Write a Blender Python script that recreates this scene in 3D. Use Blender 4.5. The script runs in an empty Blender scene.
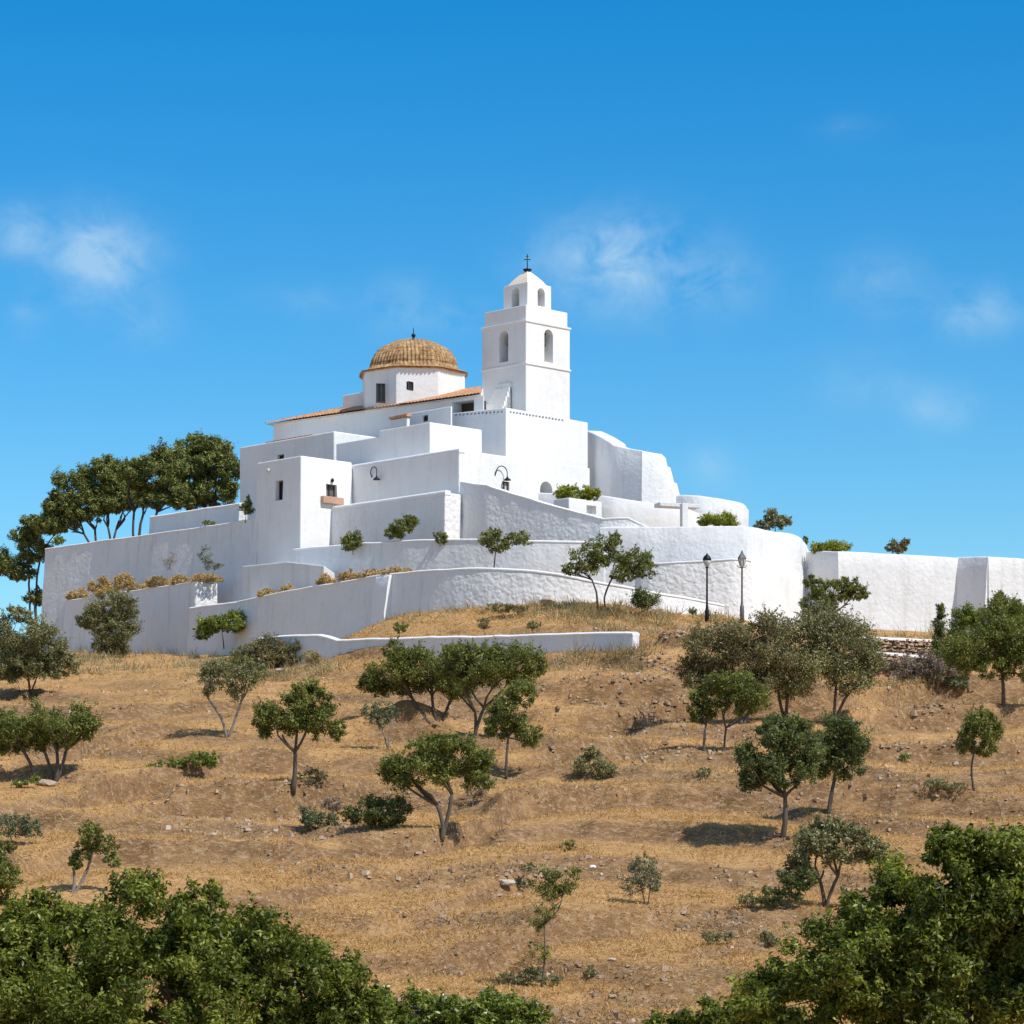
import bpy, bmesh, math, random
import numpy as np
from mathutils import Vector, Matrix

D = bpy.data
SC = bpy.context.scene
COL = SC.collection
F, HY = 3000.0, 900.0            # focal length in pixels, row of the horizon
R = math.radians
rng = np.random.default_rng(7)
random.seed(7)
SUN_AZ, SUN_EL = R(38), R(52)    # sun to the right, 38 degrees towards the viewer from pure right

def P(px, py, Y):
    return Vector(((px - 512) * Y / F, Y, (HY - py) * Y / F))

# ------------------------------------------------------------------ noise
def _hash(ix, iy, seed):
    n = (ix.astype(np.int64) * 374761393 + iy.astype(np.int64) * 668265263 + seed * 1274126177) & 0x7fffffff
    n = ((n ^ (n >> 13)) * 1274126177) & 0x7fffffff
    n = n ^ (n >> 16)
    return (n & 0xffff) / 65535.0

def vnoise(x, y, seed=0):
    x = np.asarray(x, float); y = np.asarray(y, float)
    ix = np.floor(x); iy = np.floor(y)
    fx = x - ix; fy = y - iy
    fx = fx * fx * (3 - 2 * fx); fy = fy * fy * (3 - 2 * fy)
    a = _hash(ix, iy, seed); b = _hash(ix + 1, iy, seed)
    c = _hash(ix, iy + 1, seed); d = _hash(ix + 1, iy + 1, seed)
    return (a * (1 - fx) + b * fx) * (1 - fy) + (c * (1 - fx) + d * fx) * fy

def fbm(x, y, seed=0, oct=4):
    s = 0; a = .5; t = 0
    for k in range(oct):
        s = s + a * vnoise(x * 2 ** k + 17.3 * k, y * 2 ** k - 9.1 * k, seed + k)
        t += a; a *= .5
    return s / t - .5

# ------------------------------------------------------------------ nodes
def newmat(name):
    m = D.materials.new(name); m.use_nodes = True
    nt = m.node_tree; nt.nodes.clear()
    return m, nt

def N(nt, typ, **kw):
    n = nt.nodes.new(typ)
    for k, v in kw.items():
        if k in n.inputs.keys() if isinstance(k, str) else False:
            n.inputs[k].default_value = v
        else:
            setattr(n, k, v)
    return n

def L(nt, a, b): nt.links.new(a, b)

def ramp(nt, fac, stops, interp='LINEAR'):
    r = nt.nodes.new('ShaderNodeValToRGB'); r.color_ramp.interpolation = interp
    e = r.color_ramp.elements
    while len(e) < len(stops): e.new(.5)
    for i, (p, c) in enumerate(stops):
        e[i].position = p
        e[i].color = (c[0], c[1], c[2], 1) if hasattr(c, '__len__') else (c, c, c, 1)
    L(nt, fac, r.inputs['Fac'])
    return r.outputs['Color']

def noise(nt, vec, scale, detail=4, rough=.55, dist=0):
    n = nt.nodes.new('ShaderNodeTexNoise')
    n.inputs['Scale'].default_value = scale; n.inputs['Detail'].default_value = detail
    n.inputs['Roughness'].default_value = rough; n.inputs['Distortion'].default_value = dist
    L(nt, vec, n.inputs['Vector'])
    return n.outputs['Fac']

def mix(nt, fac, a, b, mode='MIX'):
    m = nt.nodes.new('ShaderNodeMix'); m.data_type = 'RGBA'; m.blend_type = mode
    for sock, v in ((m.inputs[0], fac), (m.inputs[6], a), (m.inputs[7], b)):
        if hasattr(v, 'is_linked'): L(nt, v, sock)
        elif hasattr(v, '__len__'): sock.default_value = (v[0], v[1], v[2], 1)
        else: sock.default_value = v
    return m.outputs[2]

def math_(nt, op, a, b=0, c=0):
    m = nt.nodes.new('ShaderNodeMath'); m.operation = op
    for s, v in zip(m.inputs, (a, b, c)):
        if hasattr(v, 'is_linked'): L(nt, v, s)
        else: s.default_value = v
    return m.outputs[0]

def bump(nt, h, strength, dist, prev=None):
    b = nt.nodes.new('ShaderNodeBump'); b.inputs['Strength'].default_value = strength
    b.inputs['Distance'].default_value = dist
    L(nt, h, b.inputs['Height'])
    if prev is not None: L(nt, prev, b.inputs['Normal'])
    return b.outputs['Normal']

def principled(nt, color, rough=.9, normal=None, metal=0, spec=.3):
    p = nt.nodes.new('ShaderNodeBsdfPrincipled')
    if hasattr(color, 'is_linked'): L(nt, color, p.inputs['Base Color'])
    else: p.inputs['Base Color'].default_value = (*color, 1)
    p.inputs['Roughness'].default_value = rough
    p.inputs['Metallic'].default_value = metal
    p.inputs['Specular IOR Level'].default_value = spec
    if normal is not None: L(nt, normal, p.inputs['Normal'])
    return p.outputs[0]

def out(nt, sh):
    o = nt.nodes.new('ShaderNodeOutputMaterial'); L(nt, sh, o.inputs['Surface'])

def pos(nt):
    return nt.nodes.new('ShaderNodeNewGeometry').outputs['Position']

def whitewash(name, base, rough_amt, stain):
    m, nt = newmat(name); p = pos(nt)
    big = noise(nt, p, .45, 5, .6)
    streak_v = nt.nodes.new('ShaderNodeMapping'); streak_v.inputs['Scale'].default_value = (1.6, 1.6, .22)
    L(nt, p, streak_v.inputs['Vector'])
    st = noise(nt, streak_v.outputs[0], 1.3, 5, .65)
    fine = noise(nt, p, 7, 4, .6)
    c = mix(nt, ramp(nt, big, [(.35, 0), (.7, 1)]), tuple(v * .93 for v in base), base)
    c = mix(nt, math_(nt, 'MULTIPLY', ramp(nt, st, [(.52, 0), (.78, 1)]), stain), c, (.46, .42, .36))
    c = mix(nt, math_(nt, 'MULTIPLY', ramp(nt, fine, [(.62, 0), (.8, 1)]), stain * .55), c, (.42, .37, .30))
    vor = nt.nodes.new('ShaderNodeTexVoronoi'); vor.inputs['Scale'].default_value = 3.4
    vor.feature = 'SMOOTH_F1'; vor.inputs['Smoothness'].default_value = .5
    wv = nt.nodes.new('ShaderNodeVectorMath'); wv.operation = 'ADD'
    nn = nt.nodes.new('ShaderNodeTexNoise'); nn.inputs['Scale'].default_value = 1.5
    L(nt, p, nn.inputs['Vector'])
    sc = nt.nodes.new('ShaderNodeVectorMath'); sc.operation = 'SCALE'; sc.inputs['Scale'].default_value = .5
    L(nt, nn.outputs['Color'], sc.inputs[0]); L(nt, p, wv.inputs[0]); L(nt, sc.outputs[0], wv.inputs[1])
    L(nt, wv.outputs[0], vor.inputs['Vector'])
    b1 = bump(nt, noise(nt, p, 1.1, 3, .5), .35 + .3 * rough_amt, .10)
    b2 = bump(nt, vor.outputs['Distance'], .5 * rough_amt, -.11, b1)
    b3 = bump(nt, noise(nt, p, 9, 5, .65), .25 + .45 * rough_amt, .035, b2)
    out(nt, principled(nt, c, .92, b3, spec=.15))
    return m

def plain(name, col, rough=.7, metal=0, vary=.25, scale=3, bmp=.2):
    m, nt = newmat(name); p = pos(nt)
    f = noise(nt, p, scale, 5, .6)
    c = mix(nt, f, tuple(v * (1 - vary) for v in col), tuple(min(1, v * (1 + vary)) for v in col))
    out(nt, principled(nt, c, rough, bump(nt, noise(nt, p, scale * 5, 3), bmp, .02), metal))
    return m

def tile_mat(name, dark, mid, light):
    m, nt = newmat(name); p = pos(nt)
    f = noise(nt, p, 3.2, 3, .7)
    f2 = noise(nt, p, .7, 4, .6)
    c = ramp(nt, f, [(.3, dark), (.5, mid), (.68, light)])
    c = mix(nt, ramp(nt, f2, [(.45, 0), (.7, .6)]), c, tuple(v * .75 for v in mid))
    lich = noise(nt, p, 6, 3, .6)
    c = mix(nt, ramp(nt, lich, [(.6, 0), (.68, .7)]), c, (.55, .48, .30))
    out(nt, principled(nt, c, .85, bump(nt, noise(nt, p, 14, 3), .4, .03)))
    return m

def leaf_mat(name, dark, mid, light, trans=.36, rough=.45, spec=.35):
    m, nt = newmat(name)
    a = nt.nodes.new('ShaderNodeAttribute'); a.attribute_name = 'var'; a.attribute_type = 'GEOMETRY'
    c = ramp(nt, a.outputs['Fac'], [(0, dark), (.5, mid), (1, light)])
    p = principled(nt, c, rough, spec=spec)
    t = nt.nodes.new('ShaderNodeBsdfTranslucent'); 
    L(nt, mix(nt, 1.0, c, (1.15, 1.15, .45), 'MULTIPLY'), t.inputs['Color'])
    ms = nt.nodes.new('ShaderNodeMixShader'); ms.inputs[0].default_value = trans
    L(nt, p, ms.inputs[1]); L(nt, t.outputs[0], ms.inputs[2])
    out(nt, ms.outputs[0])
    return m

def ground_mat():
    m, nt = newmat('dry_hillside'); g = nt.nodes.new('ShaderNodeNewGeometry'); p = g.outputs['Position']
    mp = nt.nodes.new('ShaderNodeMapping'); mp.inputs['Scale'].default_value = (.55, 1, 1); L(nt, p, mp.inputs['Vector'])
    q = mp.outputs[0]
    big = noise(nt, q, .16, 5, .6); med = noise(nt, q, 1.1, 6, .68); fine = noise(nt, q, 6.5, 5, .7); vf = noise(nt, p, 22, 3, .7)
    straw = ramp(nt, med, [(.28, (.36, .190, .076)), (.5, (.54, .305, .124)), (.72, (.66, .415, .188))])
    straw = mix(nt, ramp(nt, fine, [(.32, .95), (.54, 0)]), straw, (.24, .135, .058))
    straw = mix(nt, ramp(nt, vf, [(.52, 0), (.68, .7)]), straw, (.72, .50, .25))
    soil = ramp(nt, med, [(.3, (.16, .09, .042)), (.55, (.31, .178, .082)), (.75, (.52, .33, .156))])
    soil = mix(nt, ramp(nt, fine, [(.5, 0), (.66, .8)]), soil, (.50, .37, .24))
    soil = mix(nt, ramp(nt, vf, [(.3, .7), (.48, 0)]), soil, (.10, .065, .04))
    a = nt.nodes.new('ShaderNodeAttribute'); a.attribute_name = 'soil'; a.attribute_type = 'GEOMETRY'
    w = math_(nt, 'ADD', a.outputs['Fac'], math_(nt, 'MULTIPLY_ADD', big, 1.7, -.96))
    w = math_(nt, 'ADD', w, math_(nt, 'MULTIPLY_ADD', med, .8, -.4))
    c = mix(nt, ramp(nt, w, [(.15, 0), (.6, 1)]), straw, soil)
    b = bump(nt, med, .8, .22)
    b = bump(nt, fine, 1.0, .10, b)
    b = bump(nt, vf, .7, .03, b)
    out(nt, principled(nt, c, .95, b, spec=.1))
    return m

M = {}
M['white'] = whitewash('smooth_whitewash', (.82, .82, .812), .2, .24)
M['white_wall'] = whitewash('terrace_whitewash', (.77, .775, .78), .45, .5)
M['white_rough'] = whitewash('rough_stone_whitewash', (.80, .80, .795), 1.0, .28)
M['coping'] = whitewash('fresh_whitewash_coping', (.84, .84, .835), .3, .1)
M['ground'] = ground_mat()
M['soil'] = plain('terrace_soil', (.34, .22, .11), .95, 0, .35, 2, .6)
M['bank_soil'] = plain('dark_bank_soil', (.21, .135, .075), .95, 0, .45, 4, .8)
M['tile_dome'] = tile_mat('weathered_dome_tiles', (.14, .072, .034), (.37, .22, .10), (.57, .39, .21))
M['tile_roof'] = tile_mat('terracotta_roof_tiles', (.30, .12, .055), (.55, .27, .13), (.66, .42, .25))
M['cream'] = plain('cream_render', (.78, .68, .55), .9, 0, .08, 2)
M['dark'] = plain('dark_opening', (.018, .018, .02), .6, 0, .3, 2, .05)
M['glass'] = plain('window_glass', (.02, .024, .03), .12, 0, .2, 2, .03)
M['wood'] = plain('dark_wood', (.07, .05, .035), .7)
M['grey_door'] = plain('grey_shutter_paint', (.12, .12, .12), .6)
M['iron'] = plain('black_iron', (.022, .022, .024), .45, .6)
M['steel'] = plain('grey_painted_steel', (.17, .175, .18), .45, .3)
M['lampglass'] = plain('frosted_lamp_glass', (.55, .56, .56), .25, 0, .1)
M['bronze'] = plain('bronze', (.11, .13, .10), .5, .5)
M['stone'] = plain('field_stone', (.42, .33, .25), .95, 0, .35, 2.5, .6)
M['pale_stone'] = plain('pale_stone', (.50, .43, .36), .95, 0, .3, 3, .6)
M['pink_stone'] = plain('pink_stone', (.48, .30, .21), .9, 0, .3, 5, .6)
M['bark'] = plain('tree_bark', (.115, .092, .075), .95, 0, .4, 6, .7)
M['bark_pale'] = plain('pale_bark', (.24, .21, .18), .95, 0, .35, 6, .7)
M['bark_pine'] = plain('pine_bark', (.085, .065, .052), .95, 0, .4, 6, .7)
M['leaf_carob'] = leaf_mat('carob_leaves', (0.076, 0.091, 0.024), (0.174, 0.197, 0.047), (0.356, 0.372, 0.110))
M['leaf_olive'] = leaf_mat('olive_leaves', (0.109, 0.109, 0.048), (0.219, 0.218, 0.095), (0.394, 0.379, 0.190), .2)
M['leaf_brown'] = leaf_mat('dry_olive_leaves', (0.117, 0.098, 0.045), (0.228, 0.200, 0.090), (0.377, 0.338, 0.175), .2)
M['leaf_fresh'] = leaf_mat('fresh_leaves', (0.081, 0.111, 0.018), (0.183, 0.234, 0.036), (0.379, 0.429, 0.091), .32, .35, .5)
M['leaf_near'] = leaf_mat('glossy_leaves', (0.042, 0.056, 0.011), (0.145, 0.180, 0.030), (0.440, 0.466, 0.106), .42, .42, .3)
M['leaf_pine'] = leaf_mat('pine_needles', (0.083, 0.104, 0.034), (0.192, 0.225, 0.069), (0.387, 0.413, 0.142), .15, .6, .2)
M['leaf_hedge'] = leaf_mat('hedge_leaves', (.12, .15, .02), (.30, .33, .04), (.50, .50, .08), .3)
M['leaf_dark'] = leaf_mat('dark_leaves', (0.063, 0.087, 0.031), (0.142, 0.170, 0.059), (0.299, 0.321, 0.122))
M['leaf_sage'] = leaf_mat('pale_sage_leaves', (.085, .105, .050), (.155, .18, .09), (.26, .28, .16), .2)
M['straw'] = leaf_mat('dry_straw', (0.273, 0.153, 0.060), (0.547, 0.333, 0.132), (0.765, 0.529, 0.246), .2, .8, .1)
M['golden'] = leaf_mat('golden_dry_plants', (.34, .22, .09), (.60, .43, .20), (.78, .62, .36), .2, .8, .1)
M['twig'] = leaf_mat('grey_dry_twigs', (0.135, 0.101, 0.081), (0.270, 0.209, 0.169), (0.446, 0.365, 0.297), .1, .9, .1)
M['palegrass'] = leaf_mat('pale_dry_grass', (0.229, 0.167, 0.084), (0.378, 0.299, 0.158), (0.528, 0.440, 0.255), .2, .8, .1)

# ------------------------------------------------------------------ object helpers
def mesh_obj(name, verts, faces, mat, parent=None, smooth=False):
    me = D.meshes.new(name)
    me.from_pydata([tuple(v) for v in verts], [], faces)
    bm = bmesh.new(); bm.from_mesh(me)
    bmesh.ops.recalc_face_normals(bm, faces=bm.faces)
    bm.to_mesh(me); bm.free()
    if smooth: me.polygons.foreach_set('use_smooth', [True] * len(me.polygons))
    o = D.objects.new(name, me); COL.objects.link(o)
    me.materials.append(mat)
    if parent: o.parent = parent
    return o

def quads_obj(name, V, mat, parent=None, var=None, k=4):
    """fast mesh of separate k-gons: V is (n, k, 3)"""
    n = len(V)
    me = D.meshes.new(name)
    me.vertices.add(n * k); me.vertices.foreach_set('co', np.ascontiguousarray(V, dtype=np.float32).ravel())
    me.loops.add(n * k); me.loops.foreach_set('vertex_index', np.arange(n * k, dtype=np.int32))
    me.polygons.add(n); me.polygons.foreach_set('loop_start', np.arange(0, n * k, k, dtype=np.int32))
    me.update(calc_edges=True)
    if var is not None:
        at = me.attributes.new('var', 'FLOAT', 'FACE'); at.data.foreach_set('value', np.asarray(var, np.float32))
    me.materials.append(mat)
    o = D.objects.new(name, me); COL.objects.link(o)
    if parent: o.parent = parent
    return o

ROOTS = []
def tag(o, label=None, cat=None, group=None, kind=None):
    if label: o['label'] = label
    if cat: o['category'] = cat
    if group: o['group'] = group
    if kind: o['kind'] = kind
    ROOTS.append(o)
    return o

def thing(name, label, cat, group=None):
    o = D.objects.new(name, None); o.empty_display_size = .3; COL.objects.link(o)
    return tag(o, label, cat, group, 'thing')

def bake(o):
    dg = bpy.context.evaluated_depsgraph_get(); dg.update()
    ev = o.evaluated_get(dg)
    me = D.meshes.new_from_object(ev, depsgraph=dg)
    o.modifiers.clear(); old = o.data; o.data = me; D.meshes.remove(old)

def bevel(o, w=.06, seg=2):
    m = o.modifiers.new('b', 'BEVEL'); m.width = w; m.segments = seg; m.limit_method = 'ANGLE'; m.angle_limit = R(35)
    bake(o)

def cut(o, cutters):
    for c in cutters:
        m = o.modifiers.new('c', 'BOOLEAN'); m.operation = 'DIFFERENCE'; m.solver = 'EXACT'; m.object = c
    bake(o)
    for c in cutters: D.objects.remove(c, do_unlink=True)

def prism(name, pts, mat, parent=None, bev=.06):
    """pts: [(x, y, ztop, zbot)] footprint ring"""
    n = len(pts)
    v = [(p[0], p[1], p[3]) for p in pts] + [(p[0], p[1], p[2]) for p in pts]
    f = [(i, (i + 1) % n, n + (i + 1) % n, n + i) for i in range(n)] + [tuple(range(n))[::-1], tuple(range(n, 2 * n))]
    o = mesh_obj(name, v, f, mat, parent)
    if bev: bevel(o, bev)
    return o

def multi_tube(name, paths, mat, parent=None, sides=6, smooth=True):
    v = []; f = []
    for pts, rad in paths:
        pts = [Vector(p) for p in pts]
        if not hasattr(rad, '__len__'): rad = [rad] * len(pts)
        b0 = len(v)
        for i, p in enumerate(pts):
            t = (pts[min(i + 1, len(pts) - 1)] - pts[max(i - 1, 0)]).normalized()
            a = t.cross(Vector((.31, .17, .93)) if abs(t.z) < .95 else Vector((1, 0, 0))).normalized(); b = t.cross(a)
            for s in range(sides):
                an = 2 * math.pi * s / sides
                v.append(p + (a * math.cos(an) + b * math.sin(an)) * rad[i])
        for i in range(len(pts) - 1):
            for s in range(sides):
                q = b0 + i * sides; s2 = (s + 1) % sides
                f.append((q + s, q + s2, q + sides + s2, q + sides + s))
        f.append(tuple(b0 + s for s in range(sides))[::-1])
        f.append(tuple(b0 + (len(pts) - 1) * sides + s for s in range(sides)))
    return mesh_obj(name, v, f, mat, parent, smooth)

def lathe(name, c, prof, mat, parent=None, n=20, smooth=True):
    """prof: [(r, z)] around the vertical through c"""
    v = []; f = []
    for r, z in prof:
        for k in range(n):
            a = 2 * math.pi * k / n
            v.append((c[0] + r * math.cos(a), c[1] + r * math.sin(a), c[2] + z))
    for i in range(len(prof) - 1):
        for k in range(n):
            k2 = (k + 1) % n
            f.append((i * n + k, i * n + k2, (i + 1) * n + k2, (i + 1) * n + k))
    f.append(tuple(range(n))[::-1]); f.append(tuple(range((len(prof) - 1) * n, len(prof) * n)))
    return mesh_obj(name, v, f, mat, parent, smooth)

class Blk:
    """orthogonal block seen on its near vertical edge: near corner, left face, right face"""
    def __init__(s, near, lpx, rpx, a=46, lvec=None, rvec=None):
        px, py, Y = near
        s.N = P(px, py, Y)
        s.dL = (lvec or Vector((-math.cos(R(a)), math.sin(R(a)), 0))).normalized()
        s.dR = (rvec or Vector((math.sin(R(a)), math.cos(R(a)), 0))).normalized()
        s.tL = s.along(s.dL, lpx); s.tR = s.along(s.dR, rpx)
        s.z = s.N.z
    def along(s, d, px):
        u = (px - 512) / F
        return (u * s.N.y - s.N.x) / (d.x - u * d.y)
    def ring(s, ztop, zbot, inset=0, tops=None):
        n = s.N + (s.dL + s.dR) * inset
        l = n + s.dL * (s.tL - 2 * inset); r = n + s.dR * (s.tR - 2 * inset)
        k = l + s.dR * (s.tR - 2 * inset)
        t = tops or (ztop,) * 4       # near, right, back, left
        return [(n.x, n.y, t[0], zbot), (r.x, r.y, t[1], zbot), (k.x, k.y, t[2], zbot), (l.x, l.y, t[3], zbot)]
    def hit(s, face, px, py):
        """pixel ray onto the 'L' or 'R' face plane"""
        n = s.dR if face == 'L' else s.dL
        d = Vector(((px - 512) / F, 1, (HY - py) / F))
        return d * (s.N.dot(n) / d.dot(n))
    def opening(s, face, px0, px1, ytop, ybot, depth, arch=False, extra=.3, name='cutter', mat=None, grow=0):
        """solid filling an opening, from `extra` outside the face to `depth` inside"""
        pxm, pym = (px0 + px1) / 2, (ytop + ybot) / 2
        a = s.hit(face, px0, pym); b = s.hit(face, px1, pym)
        z0 = s.hit(face, pxm, ybot).z - grow; z1 = s.hit(face, pxm, ytop).z + grow
        inn = s.dR if face == 'L' else s.dL
        ax = Vector((b.x - a.x, b.y - a.y, 0)); w = ax.length; ax.normalize()
        a = Vector((a.x, a.y, 0)) - ax * grow; w += 2 * grow
        pr = [(0, z0), (w, z0)]
        if arch:
            zc = z1 - w / 2
            for k in range(0, 13):
                t = math.pi * k / 12
                pr.append((w / 2 + w / 2 * math.cos(t), zc + w / 2 * math.sin(t)))
        else: pr += [(w, z1), (0, z1)]
        n = len(pr)
        v = [a + ax * u + Vector((0, 0, z)) - inn * extra for u, z in pr] + [a + ax * u + Vector((0, 0, z)) + inn * depth for u, z in pr]
        f = [(i, (i + 1) % n, n + (i + 1) % n, n + i) for i in range(n)] + [tuple(range(n))[::-1], tuple(range(n, 2 * n))]
        return mesh_obj(name, v, f, mat or M['dark'])

def box(name, c, ax, dims, mat, parent=None, bev=0):
    """box centred at c; ax = horizontal axis of its width; dims = (w, d, h)"""
    ax = Vector((ax[0], ax[1], 0)).normalized(); ay = Vector((-ax.y, ax.x, 0)); c = Vector(c)
    v = []
    for z in (-1, 1):
        for sx, sy in ((-1, -1), (1, -1), (1, 1), (-1, 1)):
            v.append(c + ax * sx * dims[0] / 2 + ay * sy * dims[1] / 2 + Vector((0, 0, z * dims[2] / 2)))
    o = mesh_obj(name, v, [(0, 1, 2, 3), (4, 5, 6, 7), (0, 1, 5, 4), (1, 2, 6, 5), (2, 3, 7, 6), (3, 0, 4, 7)], mat, parent)
    if bev: bevel(o, bev)
    return o

def win(b, face, px0, px1, y0, y1, owner, depth=.28, kind='window', pane='glass', bars=True):
    """window part in an already cut opening: frame with a pane as its child"""
    pn = b.opening(face, px0, px1, y0, y1, depth + .05, name='pane', mat=M[pane], extra=-(depth - .05), grow=.01)
    inn = b.dR if face == 'L' else b.dL
    A = b.hit(face, px0, y1); B = b.hit(face, px1, y0)
    ax = Vector((B.x - A.x, B.y - A.y, 0)); w = ax.length; ax.normalize()
    h = B.z - A.z; t = .07
    A = A + inn * (depth - .09)
    paths = []
    def bar(p, q):
        paths.append(([p, q], t * .62))
    up = Vector((0, 0, 1))
    p00 = A + ax * t * .5 + up * t * .5; p10 = A + ax * (w - t * .5) + up * t * .5
    p01 = A + ax * t * .5 + up * (h - t * .5); p11 = A + ax * (w - t * .5) + up * (h - t * .5)
    bar(p00, p10); bar(p10, p11); bar(p11, p01); bar(p01, p00)
    if bars: bar((p00 + p10) / 2, (p01 + p11) / 2)
    fr = multi_tube(kind, paths, M['wood'], owner, 4, False)
    pn.parent = fr
    return fr

# ------------------------------------------------------------------ swept walls
def resample(nodes, step, smooth):
    pts = [np.array(n, float) for n in nodes]
    outp = []
    for i in range(len(pts) - 1):
        p0 = pts[max(i - 1, 0)]; p1 = pts[i]; p2 = pts[i + 1]; p3 = pts[min(i + 2, len(pts) - 1)]
        n = max(1, int(np.linalg.norm(p2[:2] - p1[:2]) / step))
        for k in range(n):
            t = k / n
            if smooth:
                q = .5 * ((2 * p1) + (-p0 + p2) * t + (2 * p0 - 5 * p1 + 4 * p2 - p3) * t * t + (-p0 + 3 * p1 - 3 * p2 + p3) * t ** 3)
            else: q = p1 * (1 - t) + p2 * t
            outp.append(q)
    outp.append(pts[-1])
    return np.array(outp)

def sweep(name, path, section, mat, parent=None, wob=0, seed=0, shade=True):
    """path rows (x, y, ztop, zbot); section(row) -> [(offset back, z)] ring"""
    n = len(path)
    d = np.gradient(path[:, :2], axis=0); d /= np.linalg.norm(d, axis=1)[:, None] + 1e-9
    back = np.stack([-d[:, 1], d[:, 0]], 1)
    v = []; f = []
    m = None
    acc = np.concatenate([[0], np.cumsum(np.linalg.norm(np.diff(path[:, :2], axis=0), axis=1))])
    for i in range(n):
        s = section(path[i]); m = len(s)
        for j, (o, z) in enumerate(s):
            w = wob * float(fbm(acc[i] * .7 + seed * 11, z * .7, seed, 3)) * 2
            v.append((path[i, 0] + back[i, 0] * (o + w), path[i, 1] + back[i, 1] * (o + w), z + .4 * w))
    for i in range(n - 1):
        for j in range(m):
            j2 = (j + 1) % m
            f.append((i * m + j, (i + 1) * m + j, (i + 1) * m + j2, i * m + j2))
    f.append(tuple(range(m))); f.append(tuple((n - 1) * m + j for j in range(m))[::-1])
    o = mesh_obj(name, v, f, mat, parent)
    if shade:
        o.data.polygons.foreach_set('use_smooth', [True] * len(o.data.polygons))
        o.data.set_sharp_from_angle(angle=R(40))
    return o

def wall(nodes, mat, label, name='retaining_wall', thick=.7, batter=.07, coping=.16, smooth=True, zb=None, wob=.09, seed=1,
         part=None, parent=None, group=None):
    """nodes (px, py, Y) of the top edge; zb = height of its foot, one number or a list"""
    pts = []
    for i, (px, py, Y) in enumerate(nodes):
        p = P(px, py, Y)
        b = zb[i] if hasattr(zb, '__len__') else zb
        pts.append((p.x, p.y, p.z, b))
    path = resample(pts, .45, smooth)
    jit = fbm(np.arange(len(path)) * .22, np.zeros(len(path)) + seed * 3.7, seed + 50, 3)
    path[:, 2] += jit * .12
    root = parent or thing(name, label, 'wall', group)
    ch = coping
    def sec(r):
        zt, b = r[2] - (ch if ch else 0), r[3]
        h = zt - b; k = 7
        s = [(-batter * h * (1 - j / k), b + h * j / k) for j in range(k)]
        if ch: s += [(0, zt), (thick, zt)]
        else:
            rr = .09
            s += [(0, zt - rr), (.03, zt - .03), (rr, zt), (thick - rr, zt), (thick, zt - rr)]
        s += [(thick, b)]
        return s
    w = sweep(part or 'masonry', path, sec, mat, root, wob, seed)
    if ch:
        def csec(r):
            z = r[2]; o = .045; a = ch
            T = thick + o
            return [(-o, z - a - .01), (-o, z - a * .55), (o * .4, z - a * .18), (.13, z), (T * .6, z + .01), (T - .1, z - .02), (T, z - a * .5), (T, z - a - .01)]
        sweep('coping', path, csec, M['coping'], root, wob * .8, seed)
    return root
# ================================================================== GROUND
PROF_X = np.array([-40., -24, -14, -5, 4, 12, 20, 34])
NEAR = [(-4000, -60), (-300, -12), (0, -2.0), (20, -4.2), (40, -6.4), (60, -6.6), (76, -5.3), (88, -3.7), (97, -1.3), (112, 2.3), (130, 6.05)]
MIDS = [
    [(148, 9.3), (160, 11.0), (185, 14.2), (212, 17.2), (225, 18.5)],
    [(148, 9.5), (160, 11.3), (185, 14.5), (212, 17.5), (225, 19)],
    [(148, 9.8), (160, 11.8), (175, 13.9), (200, 16.4), (212, 18)],
    [(148, 9.9), (158, 12.2), (163, 13.8), (176, 17.0), (200, 18)],
    [(143, 9.2), (149, 11.5), (153, 12.8), (161, 14.3), (174, 17.3), (200, 19)],
    [(144, 9.3), (151, 12.1), (156, 13.2), (165, 14.6), (179, 17.0), (200, 19)],
    [(148, 9.7), (158, 11.5), (168, 12.5), (173.5, 13.2), (178, 14.4), (189, 17.0), (200, 18)],
    [(148, 9.4), (158, 11.2), (168, 12.2), (177, 13.8), (190, 16.6), (200, 17.5)]]
FAR = [(255, 18.5), (330, -8), (700, -40), (4500, -60)]
PROFS = [np.array(NEAR + m + FAR) for m in MIDS]

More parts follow.
